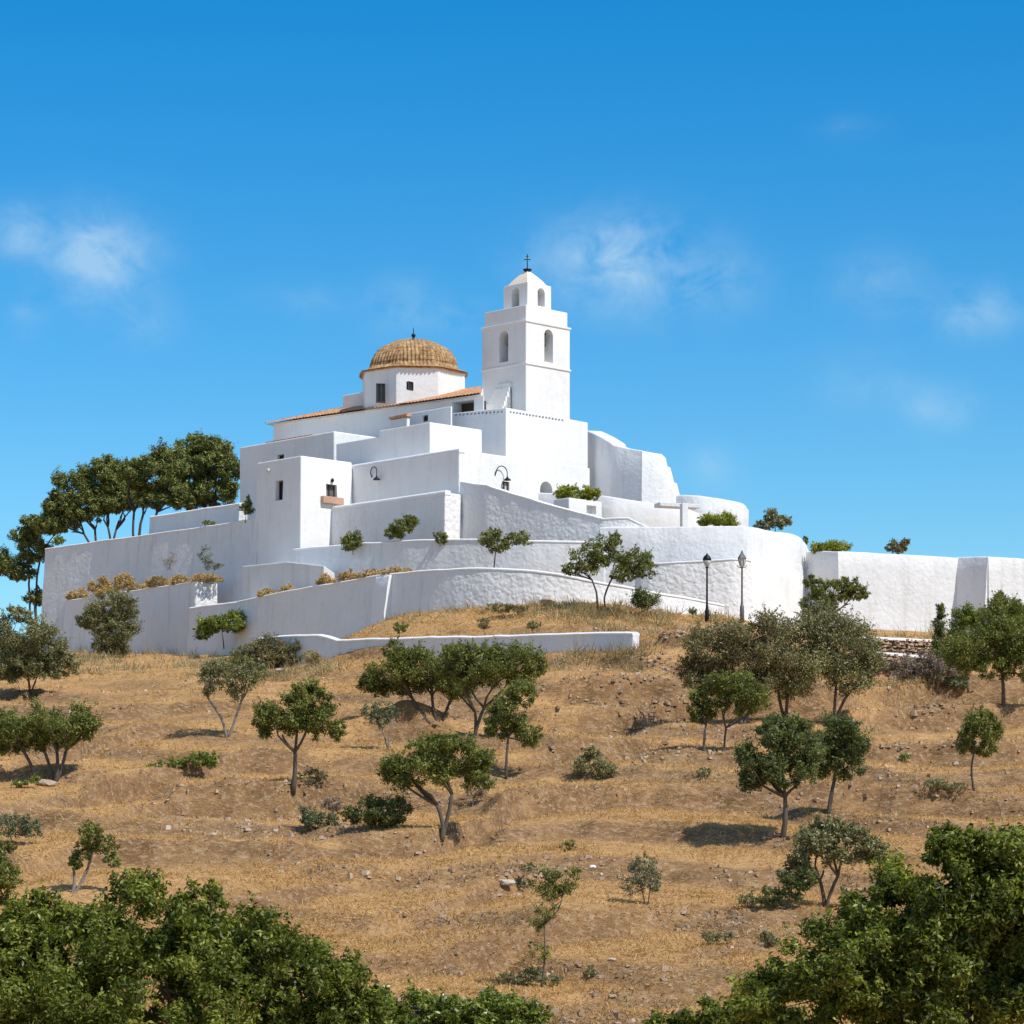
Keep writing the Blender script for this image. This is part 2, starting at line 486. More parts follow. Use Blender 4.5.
LEDGES = []
def ground_z(X, Y, raw=False):
    X = np.asarray(X, float); Y = np.asarray(Y, float)
    cols = np.stack([np.interp(Y, p[:, 0], p[:, 1]) for p in PROFS])      # (k, ...)
    t = np.interp(X, PROF_X, np.arange(len(PROF_X)))
    i = np.clip(np.floor(t).astype(int), 0, len(PROF_X) - 2); f = t - i; f = f * f * (3 - 2 * f)
    z = np.take_along_axis(cols, i[None], 0)[0] * (1 - f) + np.take_along_axis(cols, (i + 1)[None], 0)[0] * f
    edge = np.clip((np.abs(X) - 60) / 400, 0, 1)
    z = z * (1 - edge) + np.minimum(z, -12 - 20 * edge) * edge
    z = z + 1.5 * np.exp(-((X - 8.3) / 2.5) ** 2 - ((Y - 150.8) / 2.2) ** 2)
    if raw: return z, z * 0
    # ledges with a steep bank below them
    bank = z * 0
    for lx, ly, hgt in LEDGES:
        t = Y - np.interp(X, lx, ly) + .5 * fbm(X * .5, X * 0 + lx[0], 15, 3) * 2
        mk = np.clip((X - lx[0] + 1) / 4.5, 0, 1) * np.clip((lx[-1] + 1 - X) / 4.5, 0, 1)
        hh = hgt * 1.5 * (.65 + .8 * vnoise(X * .35, X * 0 + lx[0], 19))
        S = np.clip(t / .6 + .5, 0, 1); S = S * S * (3 - 2 * S); li = np.clip(t / 8 + .5, 0, 1)
        z = z + mk * hh * (S - li); bank = np.maximum(bank, mk * np.exp(-((t + .15) / .62) ** 2))
    # terraces
    h = 1.5
    wob = 3.4 * fbm(X * .05, Y * .03, 3, 3) + .8 * fbm(X * .17, Y * .1, 9, 3) + .035 * X
    s = (z + wob) / h
    k = np.floor(s); fr = s - k
    per = _hash(k, k * 0 + 5, 77)
    tr = .50 + .28 * per
    st = np.where(fr < tr, fr / tr * .30, .30 + .70 * np.clip((fr - tr) / (1 - tr), 0, 1))
    e = np.clip((fr - tr) / (1 - tr), 0, 1); e = e * e * (3 - 2 * e)
    st = np.where(fr < tr, fr / tr * .30, .30 + .70 * e)
    act = np.clip((Y - 66) / 15, 0, 1) * np.clip((172 - Y) / 10, 0, 1) * np.clip((80 - np.abs(X)) / 20, 0, 1)
    act = act * np.clip(1.9 * vnoise(X * .07 + 4, Y * .05, 21) - .15, .12, .8)
    z2 = z + (st - fr) * h * act
    riser = np.exp(-((fr - (tr + (1 - tr) * .5)) / ((1 - tr) * .5)) ** 2) * act
    riser = np.maximum(riser, bank * 1.15)
    near = np.clip(1 - np.abs(X) / 90, 0, 1) * np.clip((Y - 30) / 20, 0, 1)
    z2 = z2 + near * (.55 * fbm(X * .13, Y * .13, 31, 3) + (.14 + .30 * riser) * fbm(X * .9, Y * .9, 41, 3) + (.05 + .12 * riser) * fbm(X * 3, Y * 3, 51, 2))
    return z2, riser

def make_ledges():
    # top edges of the terrace banks: (pixel, pixel) polylines and bank height in metres
    lines = [([(-30, 706), (40, 690), (110, 668), (205, 652)], .5), ([(60, 712), (170, 706), (262, 700), (300, 701)], .45), ([(-20, 812), (70, 795), (150, 774), (250, 757), (352, 752)], .6),
        ([(330, 727), (400, 724), (480, 722)], 1.35), ([(100, 812), (170, 802), (250, 797), (330, 790), (420, 775)], 1.1), ([(0, 872), (80, 850), (200, 846), (330, 845), (430, 842), (520, 800), (640, 783)], .55),
        ([(530, 694), (600, 690), (700, 685), (820, 678)], .75), ([(520, 720), (600, 716), (705, 704), (820, 700), (900, 698)], .8), ([(500, 758), (600, 748), (710, 732)], .6), ([(620, 790), (700, 792), (800, 793), (900, 795), (1060, 797)], .6),
        ([(840, 717), (900, 712), (960, 711), (1060, 708)], .7), ([(850, 690), (930, 690), (1060, 690)], 1.1), ([(840, 742), (900, 746), (980, 748), (1060, 744)], .6),
        ([(370, 925), (450, 905), (520, 880), (570, 868)], .5), ([(380, 968), (470, 950), (560, 930), (680, 915)], .55), ([(540, 1005), (640, 992), (760, 985)], .5), ([(660, 965), (740, 938), (830, 930)], .45),
        ([(200, 905), (300, 890), (400, 872)], .4), ([(-30, 770), (60, 752), (130, 735), (200, 728)], .5), ([(380, 705), (460, 700), (540, 694)], .4)]
    res = []
    for pts, h in lines:
        xs, ys = [], []
        for (px, py) in pts:
            Y = np.arange(62, 200, .1); X = (px - 512) * Y / F
            z, _ = ground_z(X, Y, True)
            i = np.nonzero(z >= (HY - py) * Y / F)[0]; i = i[0] if len(i) else len(Y) - 1
            xs.append(X[i]); ys.append(Y[i])
        res.append((np.array(xs), np.array(ys), h))
    LEDGES.extend(res)
make_ledges()
def gz(x, y): return float(ground_z(np.array([x]), np.array([y]))[0][0])

def ground_hit(px, py, y0=62, y1=225):
    Y = np.arange(y0, y1, .15)
    z, _ = ground_z((px - 512) * Y / F, Y)
    ray = (HY - py) * Y / F
    idx = np.nonzero(z >= ray)[0]
    i = idx[0] if len(idx) else len(Y) - 1
    return Vector(((px - 512) * Y[i] / F, Y[i], float(z[i])))

def grid_mesh():
    xf = np.arange(-48, 48.01, .2)
    xs = np.concatenate([[-4000, -1500, -600, -300, -160, -110, -80, -60], xf, [60, 80, 110, 160, 300, 600, 1500, 4000]])
    yf = np.arange(66, 216, .2)
    ys = np.concatenate([[-4000, -1500, -500, -200, -80, -30, 0, 10, 20, 30, 38, 44, 50, 56, 61], yf, [217, 220, 225, 232, 240, 250, 260, 275, 300, 330, 400, 700, 1500, 4500]])
    XX, YY = np.meshgrid(xs, ys)
    Z, rs = ground_z(XX, YY)
    nx, ny = len(xs), len(ys)
    V = np.stack([XX, YY, Z], -1).reshape(-1, 3)
    i = np.arange(nx * ny).reshape(ny, nx)
    Q = np.stack([i[:-1, :-1], i[:-1, 1:], i[1:, 1:], i[1:, :-1]], -1).reshape(-1, 4)
    me = D.meshes.new('hillside')
    me.vertices.add(len(V)); me.vertices.foreach_set('co', V.astype(np.float32).ravel())
    me.loops.add(Q.size); me.loops.foreach_set('vertex_index', Q.astype(np.int32).ravel())
    me.polygons.add(len(Q)); me.polygons.foreach_set('loop_start', np.arange(0, Q.size, 4, dtype=np.int32))
    me.update(calc_edges=True)
    me.polygons.foreach_set('use_smooth', np.ones(len(Q), bool))
    at = me.attributes.new('soil', 'FLOAT', 'POINT'); at.data.foreach_set('value', rs.ravel().astype(np.float32))
    me.materials.append(M['ground'])
    o = D.objects.new('hillside', me); COL.objects.link(o)
    tag(o, 'dry straw coloured terraced hillside below the white church', 'hillside', None, 'structure')
    return o
grid_mesh()

# ================================================================== SKY, SUN, CAMERA
def world():
    w = D.worlds.new('World'); SC.world = w; w.use_nodes = True
    nt = w.node_tree; nt.nodes.clear()
    sky = nt.nodes.new('ShaderNodeTexSky'); sky.sky_type = 'NISHITA'; sky.sun_disc = False
    sky.sun_elevation = SUN_EL; sky.sun_rotation = math.pi / 2 + SUN_AZ
    sky.altitude = 100; sky.air_density = 1.0; sky.dust_density = .25; sky.ozone_density = 3.0
    tc = nt.nodes.new('ShaderNodeTexCoord')
    sep = nt.nodes.new('ShaderNodeSeparateXYZ'); L(nt, tc.outputs['Generated'], sep.inputs[0])
    az = math_(nt, 'ARCTAN2', sep.outputs[0], sep.outputs[1])
    el = math_(nt, 'ARCSINE', sep.outputs[2])
    cmb = nt.nodes.new('ShaderNodeCombineXYZ'); L(nt, az, cmb.inputs[0]); L(nt, math_(nt, 'MULTIPLY', el, 1.25), cmb.inputs[1])
    n1 = noise(nt, cmb.outputs[0], 60, 7, .62, .5)
    n2 = noise(nt, cmb.outputs[0], 24, 4, .55)
    # wisps: (azimuth, elevation, half width, half height, strength)
    px = [(100, 258, 48, 40, 1.0), (20, 232, 34, 24, .55), (28, 315, 18, 20, .4), (615, 262, 66, 40, 1.05), (705, 280, 50, 34, .45), (400, 305, 34, 26, .35), (460, 318, 40, 16, .3),
          (975, 312, 40, 22, .6), (880, 285, 40, 30, .35), (940, 405, 30, 20, .5), (870, 380, 50, 30, .2), (850, 126, 30, 12, .12), (300, 300, 40, 18, .22), (710, 468, 26, 22, .3), (150, 325, 30, 22, .25)]
    tot = None
    for x, y, wx, wy, s in px:
        a0 = math.atan2((x - 512) / F, 1); e0 = math.asin((HY - y) / F / math.sqrt(1 + ((x - 512) / F) ** 2 + ((HY - y) / F) ** 2))
        da = math_(nt, 'MULTIPLY', math_(nt, 'SUBTRACT', az, a0), F / wx); de = math_(nt, 'MULTIPLY', math_(nt, 'SUBTRACT', el, e0), F / wy)
        r2 = math_(nt, 'ADD', math_(nt, 'MULTIPLY', da, da), math_(nt, 'MULTIPLY', de, de))
        g = math_(nt, 'MULTIPLY', math_(nt, 'EXPONENT', math_(nt, 'MULTIPLY', r2, -1.0)), s)
        tot = g if tot is None else math_(nt, 'ADD', tot, g)
    dens = math_(nt, 'MULTIPLY', tot, math_(nt, 'MULTIPLY_ADD', math_(nt, 'ADD', n1, n2), 2.9, -2.15))
    dens = math_(nt, 'MINIMUM', math_(nt, 'MAXIMUM', dens, 0), 1)
    hs = nt.nodes.new('ShaderNodeHueSaturation'); hs.inputs['Saturation'].default_value = SKY_SAT; hs.inputs['Hue'].default_value = SKY_HUE
    hs.inputs['Value'].default_value = 1.0
    L(nt, sky.outputs[0], hs.inputs['Color'])
    col = mix(nt, 1.0, hs.outputs[0], SKY_TINT, 'MULTIPLY')
    fin = mix(nt, math_(nt, 'MULTIPLY', dens, .52), col, CLOUD)
    # unseen clouds added outside the view to make the fill light more neutral
    m1 = nt.nodes.new('ShaderNodeMapRange'); m1.inputs[1].default_value = .50; m1.inputs[2].default_value = .75; L(nt, el, m1.inputs[0])
    m2 = nt.nodes.new('ShaderNodeMapRange'); m2.inputs[1].default_value = .55; m2.inputs[2].default_value = .9; L(nt, math_(nt, 'ABSOLUTE', az), m2.inputs[0])
    n3 = noise(nt, tc.outputs['Generated'], 3.2, 6, .6, .4)
    far = math_(nt, 'MULTIPLY', math_(nt, 'MAXIMUM', m1.outputs[0], m2.outputs[0]), ramp(nt, n3, [(.40, 0), (.58, 1)]))
    fin = mix(nt, math_(nt, 'MULTIPLY', far, .42), fin, (5.2, 5.2, 5.1))
    bg = nt.nodes.new('ShaderNodeBackground'); bg.inputs['Strength'].default_value = SKY_STR
    L(nt, fin, bg.inputs['Color'])
    o = nt.nodes.new('ShaderNodeOutputWorld'); L(nt, bg.outputs[0], o.inputs['Surface'])
SKY_STR, SKY_SAT, SKY_HUE, SKY_TINT, CLOUD = .131, 1.51, .499, (1, 1.13, 1.12), (4.4, 5.9, 7.0)
world()
sl = D.lights.new('sun', 'SUN'); sl.energy = 4.4; sl.angle = R(.53); sl.color = (1, .955, .88)
so = D.objects.new('sun', sl); COL.objects.link(so)
sdir = Vector((math.cos(SUN_AZ) * math.cos(SUN_EL), -math.sin(SUN_AZ) * math.cos(SUN_EL), math.sin(SUN_EL)))
so.rotation_euler = sdir.to_track_quat('Z', 'Y').to_euler(); so.location = (60, -20, 80)
cd = D.cameras.new('camera'); cam = D.objects.new('camera', cd); COL.objects.link(cam)
cam.location = (0, 0, 0); cam.rotation_euler = (R(90), 0, 0)
cd.sensor_width = 36; cd.lens = F / 1024 * 36; cd.shift_y = (HY - 512) / 1024
cd.clip_start = .5; cd.clip_end = 12000
SC.camera = cam
SC.view_settings.view_transform = 'Standard'; SC.view_settings.look = 'None'
SC.view_settings.exposure = .0; SC.view_settings.gamma = 1
SC.cycles.max_bounces = 8; SC.cycles.diffuse_bounces = 4; SC.cycles.transparent_max_bounces = 8

# ================================================================== CHURCH
ch = thing('church', 'white church nave and annexes with a brown tiled octagonal dome', 'church')
W = M['white']
# nave: eave from (268,423) far left to (481,392)
eL = P(268, 423, 225.5); eR = P(481, 392.5, 212.3)
dn = Vector((eR.x - eL.x, eR.y - eL.y, 0)).normalized(); bn = Vector((-dn.y, dn.x, 0))
ez = (eL.z + eR.z) / 2
def NV(u, w, z): 
    p = eL + dn * u + bn * w; return Vector((p.x, p.y, z))
nl = (Vector((eR.x, eR.y, 0)) - Vector((eL.x, eL.y, 0))).length
ring = [NV(.25, .3, 0), NV(nl, .3, 0), NV(nl - 8.2, 10.5, 0), NV(.25, 10.5, 0)]
nave = prism('nave_wall', [(p.x, p.y, ez - .1, 18) for p in ring], W, ch, .05)
def corrugated(name, origin, du, dv, nu, lu, lv, mat, parent, pitch=.32, amp=.06, clip=None):
    """barrel tile sheet: ridges run along dv (down the slope)"""
    nsub = 8; cu = int(lu / pitch) * nsub; cv = max(2, int(lv / .42) * 3)
    v = []; f = []
    for j in range(cv + 1):
        t = j / cv * lv
        for i in range(cu + 1):
            s = i / cu * lu
            hgt = amp * abs(math.sin(math.pi * s / pitch)) + .035 * ((t / .42) % 1.0)
            if clip: s2 = min(max(s, clip(t)[0]), clip(t)[1])
            else: s2 = s
            p = origin + du * s2 + dv * t + nu * hgt
            v.append(p)
    for j in range(cv):
        for i in range(cu):
            a = j * (cu + 1) + i
            f.append((a, a + 1, a + cu + 2, a + cu + 1))
    return mesh_obj(name, v, f, mat, parent, True)
sl_ = R(16.5); half = 5.4
up_v = (bn * math.cos(sl_) + Vector((0, 0, math.sin(sl_)))); nrm = (-bn * math.sin(sl_) + Vector((0, 0, math.cos(sl_))))
ov = .35
orig = NV(-.35, -ov + .3, ez - .02)
rl = half / math.cos(sl_) + ov
corrugated('roof', orig, dn, up_v, nrm, nl + .5, rl, M['tile_roof'], ch, clip=lambda t: (min(t * .9, rl * .9), nl + .45 - .80 * t))
# roof body below the tiles (eave board) and the back slope
zr = ez + half * math.tan(sl_) - .12
bd = [NV(-.3, 0, ez - .10), NV(nl, 0, ez - .10), NV(nl - 8.6, 10.8, ez - .10), NV(-.3, 10.8, ez - .10), NV(4.8, 5.4, zr), NV(nl - 4.3, 5.4, zr)]
mesh_obj('roof_body', bd, [(0, 1, 5, 4), (2, 3, 4, 5), (3, 0, 4), (1, 2, 5), (0, 3, 2, 1)], W, ch)
# cream plaster curve on the roof's right end
# drum and dome
dc = P(413.5, 375.5, 221.5); drum_r = 3.98
zt = dc.z; rot = R(-90 + 22.5 + 6)
def octo(r, z, k): 
    a = rot + k * math.pi / 4
    return (dc.x + r * math.cos(a), dc.y + r * math.sin(a), z)
drum = prism('drum', [(*octo(drum_r, 0, k)[:2], zt, zt - 5.2) for k in range(8)], W, ch, .04)
prism('drum_cornice', [(*octo(drum_r + .13, 0, k)[:2], zt + .01, zt - .10) for k in range(8)], M['tile_roof'], ch, .05)
class FaceOct:
    """one drum face with Blk's interface for openings"""
    pass
def oct_face(k):
    a = Vector(octo(drum_r, zt, k)); b = Vector(octo(drum_r, zt, k + 1))
    bb = Blk.__new__(Blk); bb.N = a; ax = (b - a).normalized(); inn = Vector((-ax.y, ax.x, 0))
    bb.dR = inn; bb.dL = ax
    return bb
# faces: k=-1 is the left one, 0 the middle one, 1 the right
fl = oct_face(-1); fm = oct_face(0)
c1 = fl.opening('L', 376.5, 385.5, 383, 402, .35)
c2 = fm.opening('L', 410, 421.5, 372.5, 391.5, .22); c3 = fm.opening('L', 412.3, 417.5, 381.5, 389.3, .55)
cut(drum, [c1, c2, c3])
w1 = win(fl, 'L', 376.5, 385.5, 383, 402, drum, .3); 
w2 = win(fm, 'L', 412.3, 417.5, 381.5, 389.3, drum, .5, bars=False)
# dome with barrel tiles
def dome():
    H = P(413.5, 340.5, 221.5).z - zt
    nth = 8 * 10 * 6; nr = 72
    v = []; f = []; 
    for j in range(nr + 1):
        t = j / nr
        # profile: flared eave then a round shell
        if t < .16:
            q = t / .16; r = drum_r + .14 - .84 * (1 - (1 - q) ** 1.6); z = .015 + .52 * q ** 1.25
        else:
            q = (t - .16) / .84 * math.pi / 2
            r = (drum_r - .70) * math.cos(q) ** 1.0 if q < math.pi / 2 - 1e-6 else .02; z = .535 + (H - .535) * math.sin(q) ** 1.0
        for i in range(nth):
            a = i / nth * 2 * math.pi
            kf = (a / (math.pi / 4)); g = kf - math.floor(kf)
            # octagon plan radius with softened corners, ridge at the hips
            ro = math.cos(math.pi / 8) / math.cos((g - .5) * math.pi / 4)
            ro = ro * .75 + .25 * (math.cos(math.pi / 8) * 1.03)
            hip = math.exp(-((min(g, 1 - g)) / .035) ** 2)
            w = (g - .5) * 2 * math.tan(math.pi / 8) * r     # distance across the gore
            pitch = .31
            bar = abs(math.sin(math.pi * (w / pitch + .5)))
            course = ((t * 11) % 1.0)
            disp = .125 * bar * (1 - hip) + .06 * hip - .035 * course
            disp += .03 * (float(_hash(np.array([math.floor(w / pitch + .5) + 100 * math.floor(kf)]), np.array([math.floor(t * 11)]), 5)[0]) - .5)
            rr = max(0.01, r * ro * 1.02 + disp * (1 if r > .3 else .3))
            v.append((dc.x + rr * math.cos(a + rot), dc.y + rr * math.sin(a + rot), zt + z + (.05 * bar if r < 1.5 else 0) * min(1, r)))
    for j in range(nr):
        for i in range(nth):
            i2 = (i + 1) % nth
            f.append((j * nth + i, j * nth + i2, (j + 1) * nth + i2, (j + 1) * nth + i))
    f.append(tuple(range(nth))[::-1])
    return mesh_obj('dome', v, f, M['tile_dome'], ch, False)
dm = dome()
top = P(413.5, 338.5, 221.5)
lathe('finial', top + Vector((0, 0, -.15)), [(.2, 0), (.15, .13), (.07, .2), (.1, .25), (.16, .33), (.16, .42), (.08, .5), (.035, .55), (.03, .8), (.02, .95)], M['iron'], dm, 12)
# small box behind, left of the drum
b_ = Blk((364, 391.5, 223.5), 342.5, 369); prism('roof_box', b_.ring(b_.z, b_.z - 3), W, ch)
# annex in front of the nave
an = Blk((451, 406, 210), 405, 452.5); ano = prism('annex_wall', an.ring(an.z, 18), W, ch)
cut(ano, [an.opening('L', 422.5, 428, 415, 421.5, .3)])
win(an, 'L', 422.5, 428, 415, 421.5, ano, .25, bars=False)
lb = Blk((407, 417, 211.5), 391, 410); prism('annex_step', lb.ring(lb.z, 18), W, ch)
pr = lb.ring(lb.z + .22, lb.z + .02, -.12); prism('tile_ledge', pr, M['tile_roof'], ch, .04)
# dark porch under the eave right of the annex
def slab_box(name, u0, u1, w0, w1, z0, z1, mat, parent=None):
    v = [NV(u, w, z) for z in (z0, z1) for (u, w) in ((u0, w0), (u1, w0), (u1, w1), (u0, w1))]
    return mesh_obj(name, v, [(3, 2, 1, 0), (4, 5, 6, 7), (0, 1, 5, 4), (1, 2, 6, 5), (2, 3, 7, 6), (3, 0, 4, 7)], mat, parent)
cut(nave, [slab_box('cutter', nl - 2.9, nl - .9, -.5, 1.5, ez - 1.2, ez - .32, M['dark'])])
slab_box('porch_back_panel', nl - 2.95, nl - .85, 1.3, 1.6, ez - 1.25, ez - .28, M['wood'], ch)  # dark panel closing the back of the cut, so the opening is dark
# left wing
lw = Blk((334, 431, 214), 239.5, 377); lwo = prism('left_wing', lw.ring(lw.z, 17), W, ch, .09)
cut(lwo, [lw.opening('L', 277.5, 284, 454.5, 461, .4), lw.opening('L', 257.5, 271, 461, 520, .22, arch=True)])
win(lw, 'L', 277.5, 284, 454.5, 461, lwo, .32, bars=False)
box('terracotta_edge', lw.N + lw.dL * lw.tL * .48 + lw.dR * .25 + Vector((0, 0, .03)), lw.dL, (lw.tL * .5, .35, .1), M['tile_roof'], ch, .03)
# upper box with the sunlit right side
d1 = Blk((430, 422, 203), 379, 482); d1o = prism('terrace_block', d1.ring(d1.z, 18), W, ch, .06)
d2 = Blk((379.5, 436.5, 206.65), 336, 386); prism('terrace_block', d2.ring(d2.z, 20), W, ch)
d3 = lw.N + lw.dR * .0

# ================================================================== BELL TOWER
tw = thing('bell_tower', 'square white bell tower with arched openings and a cross on top', 'bell tower')
t = Blk((526, 304, 220), 482, 570, 45)
zc1 = P(526, 320.5, 220).z; zc2 = P(526, 363, 220).z
shaft = prism('shaft', t.ring(zc1, 20), W, tw, .05)
par = prism('parapet', t.ring(t.z, zc1, .13), W, tw, .05)
for z in (zc1, zc2):
    prism('cornice', t.ring(z + .08, z - .08, -.08), W, tw, .05)
aL = dict(px0=499.3, px1=508.2, ytop=331, ybot=362.2); aR = dict(px0=544.3, px1=553, ytop=329.5, ybot=362.2)
cut(shaft, [t.opening('L', depth=1.5, arch=True, **aL), t.opening('R', depth=1.5, arch=True, **aR)])
for f_, a_ in (('L', aL), ('R', aR)):
    c = t.hit(f_, (a_['px0'] + a_['px1']) / 2, 345) + (t.dR if f_ == 'L' else t.dL) * .75
    multi_tube('bell_beam', [([c + Vector((0, 0, .95)) - (t.dL if f_ == 'L' else t.dR) * .5, c + Vector((0, 0, .95)) + (t.dL if f_ == 'L' else t.dR) * .5], .09)], M['wood'], shaft, 6)
    lathe('bell', c + Vector((0, 0, .05)), [(.02, .82), (.12, .80), (.17, .65), (.19, .4), (.25, .2), (.34, .03), (.33, 0), (.05, .02)], M['bronze'], tw, 16)
cen = t.N + t.dL * t.tL / 2 + t.dR * t.tR / 2 + Vector((.1, 0, 0))
zb0 = t.z - .3; bs = 2.52
zbt = P(504, 282, 221.7).z
nb = Vector((cen.x, cen.y, 0)) - (t.dL + t.dR) * bs / 2
class BB(Blk):
    def __init__(s):
        s.N = Vector((nb.x, nb.y, zbt)); s.dL = t.dL; s.dR = t.dR; s.tL = s.tR = bs; s.z = zbt
bb = BB()
belf = prism('belfry', bb.ring(zbt, zb0), W, tw, .05)
cut(belf, [bb.opening('L', 511.6, 519.2, 287.5, 306.5, 5, True), bb.opening('R', 537.6, 544.8, 288.2, 306.5, 5, True)])
lathe('bell', Vector((cen.x, cen.y, zbt - 1.55)), [(.02, .95), (.14, .92), (.2, .75), (.24, .45), (.32, .2), (.44, .03), (.43, 0), (.05, .02)], M['bronze'], tw, 18)
multi_tube('bell_beam', [([Vector((cen.x, cen.y, zbt - .55)) - t.dL * 1.1, Vector((cen.x, cen.y, zbt - .55)) + t.dL * 1.1], .08)], M['wood'], belf, 6)
# curved pyramid cap
def cap():
    apex = P(527, 267.5, 221.7).z; v = []; f = []; n = 12
    for j in range(n + 1):
        q = j / n; hw = (bs / 2 - .2) * (1 - q) + .16 * q + .06 * math.sin(math.pi * q); z = zbt + .0 + (apex - zbt) * q
        for sx, sy in ((-1, -1), (1, -1), (1, 1), (-1, 1)):
            p = Vector((cen.x, cen.y, 0)) + t.dL * sx * hw + t.dR * sy * hw; v.append((p.x, p.y, z))
    for j in range(n):
        for k in range(4): f.append((j * 4 + k, j * 4 + (k + 1) % 4, j * 4 + 4 + (k + 1) % 4, j * 4 + 4 + k))
    f += [(3, 2, 1, 0), tuple(n * 4 + k for k in range(4))]
    mesh_obj('roof_cap', v, f, M['cream'], tw)
    return apex
ap = cap()
cc = Vector((cen.x, cen.y, ap))
multi_tube('cross', [([cc + Vector((0, 0, -.05)), cc + Vector((0, 0, 1.32))], .04), ([cc + Vector((-.24, 0, .92)), cc + Vector((.24, 0, .92))], .035),
    ([cc + Vector((-.1, 0, 1.15)), cc + Vector((.1, 0, 1.15))], .025)], M['iron'], tw, 6)
lathe('cross_plate', cc + Vector((0, 0, .0)), [(.2, 0), (.24, .05), (.33, .14), (.33, .2), (.1, .26)], M['iron'], tw, 12)
# stair against the left face
def stair():
    v = []; f = []
    A = t.hit('L', 491, 408); B = t.hit('L', 512, 408); ax = Vector((B.x - A.x, B.y - A.y, 0)); w = ax.length; ax.normalize()
    z0 = P(500, 412, 219).z - .8; z1 = t.hit('L', 511, 382).z - .05
    outn = -t.dR; n = 9; run = 1.5
    for k in range(n):
        h = (z1 - z0) * (k + 1) / n
        o0 = run * (1 - k / n); lo = w * .34 * (k / n)
        for (u, o) in ((lo, o0), (w, o0), (w, -.05), (lo, -.05)):
            p = Vector((A.x, A.y, 0)) + ax * u + outn * o
            v += [(p.x, p.y, z0), (p.x, p.y, z0 + h)]
        b = k * 8
        f += [(b, b + 2, b + 3, b + 1), (b + 2, b + 4, b + 5, b + 3), (b + 4, b + 6, b + 7, b + 5), (b + 6, b, b + 1, b + 7), (b + 1, b + 3, b + 5, b + 7)]
    mesh_obj('stair', v, f, W, tw)
stair()

# ================================================================== TERRACE BLOCKS AROUND THE CHURCH
def solid(label, name, cat):
    return thing(name, label, cat)
# base block below the tower with a row of small holes
c1b = Blk((506, 407.5, 208), 452, 588)
cr = solid('tall white block under the bell tower with a row of small square holes', 'tower_terrace', 'terrace wall')
zN = c1b.N.z; zL = c1b.N.z + .25
rg = c1b.ring(zN, 20, 0, (zN, zN - .15, zN, zL))
c1o = prism('masonry', rg, W, cr, .06)
hv = []; hf = []
def holes(face, x0, x1, n, ya, yb):
    for k in range(n):
        q = (k + .5) / n; x = x0 + (x1 - x0) * q; y = ya + (yb - ya) * q
        o = c1b.opening(face, x - .95, x + .95, y - 1.0, y + 1.0, .4, extra=.05)
        b0 = len(hv); hv.extend([tuple(vv.co) for vv in o.data.vertices]); hf.extend([tuple(i + b0 for i in p.vertices) for p in o.data.polygons])
        D.objects.remove(o, do_unlink=True)
holes('L', 454, 503.5, 13, 415, 411.6); holes('R', 509, 564, 17, 411.8, 420.5)
cut(c1o, [mesh_obj('cutter', hv, hf, M['dark'])])
# block right of the lowest house with the lamp and door
c3 = Blk((459, 449.5, 198), 349, 590)
c3r = solid('white courtyard wall with a sunlit side holding an arched doorway and a bracket lamp', 'courtyard_wall', 'wall')
c3o = prism('masonry', c3.ring(c3.z, 18), W, c3r, .07)
cut(c3o, [c3.opening('R', 502, 509.3, 481.5, 491, .3), c3.opening('R', 540, 552.5, 481.5, 505, 1.2, True)])
win(c3, 'R', 502, 509.3, 481.5, 491, c3o, .25, pane='lampglass')
dd = c3.opening('R', 541, 546, 491, 505, .9, name='door', mat=M['grey_door'], extra=-.6); dd.parent = c3r
def coping_line(b, name, parent, side, w=.5, up=.12):
    n = b.N; d = b.dL if side == 'L' else b.dR; inn = b.dR if side == 'L' else b.dL; T = b.tL if side == 'L' else b.tR
    path = np.array([[*(n - d * .04).xy, b.z + up, 0], [*(n + d * (T + .02)).xy, b.z + up, 0]])
    if side == 'L': path = path[::-1]
    path = resample([tuple(r) for r in path], .5, False)
    def sec(r):
        z = r[2]; return [(-.04, z - .3), (-.04, z - .12), (0, z - .05), (.09, z), (w - .1, z), (w, z - .1), (w, z - .3)]
    return sweep(name, path, sec, M['coping'], parent, .02, 3)
coping_line(c3, 'coping', c3r, 'L')
def bracket_lamp(p, inn, along, label, on):
    r = thing('wall_lamp', label, 'lamp')
    pts = []; 
    for k in range(11):
        a = math.pi * (1.0 - k / 10 * 1.05)
        pts.append(p - inn * (.12 + .2 * k / 10) + along * (.42 + .42 * math.cos(a)) + Vector((0, 0, .42 * math.sin(a))))
    multi_tube('bracket', [([p + along * 0 + Vector((0, 0, -.25)), p - inn * .12], .035), (pts, .035)], M['iron'], r, 6)
    e = pts[-1]
    lathe('lamp_shade', e + Vector((0, 0, -.45)), [(.25, 0), (.25, .05), (.12, .15), (.04, .24), (.02, .45)], M['iron'], r, 14)
    return r
bracket_lamp(c3.hit('R', 495, 472), c3.dL, c3.dR, 'black curved bracket lamp above the small window of the sunlit courtyard wall', c3r)
bracket_lamp(c3.hit('L', 372, 474), c3.dR, -c3.dL, 'black curved bracket lamp on the shaded courtyard wall beside the lowest house', c3r)

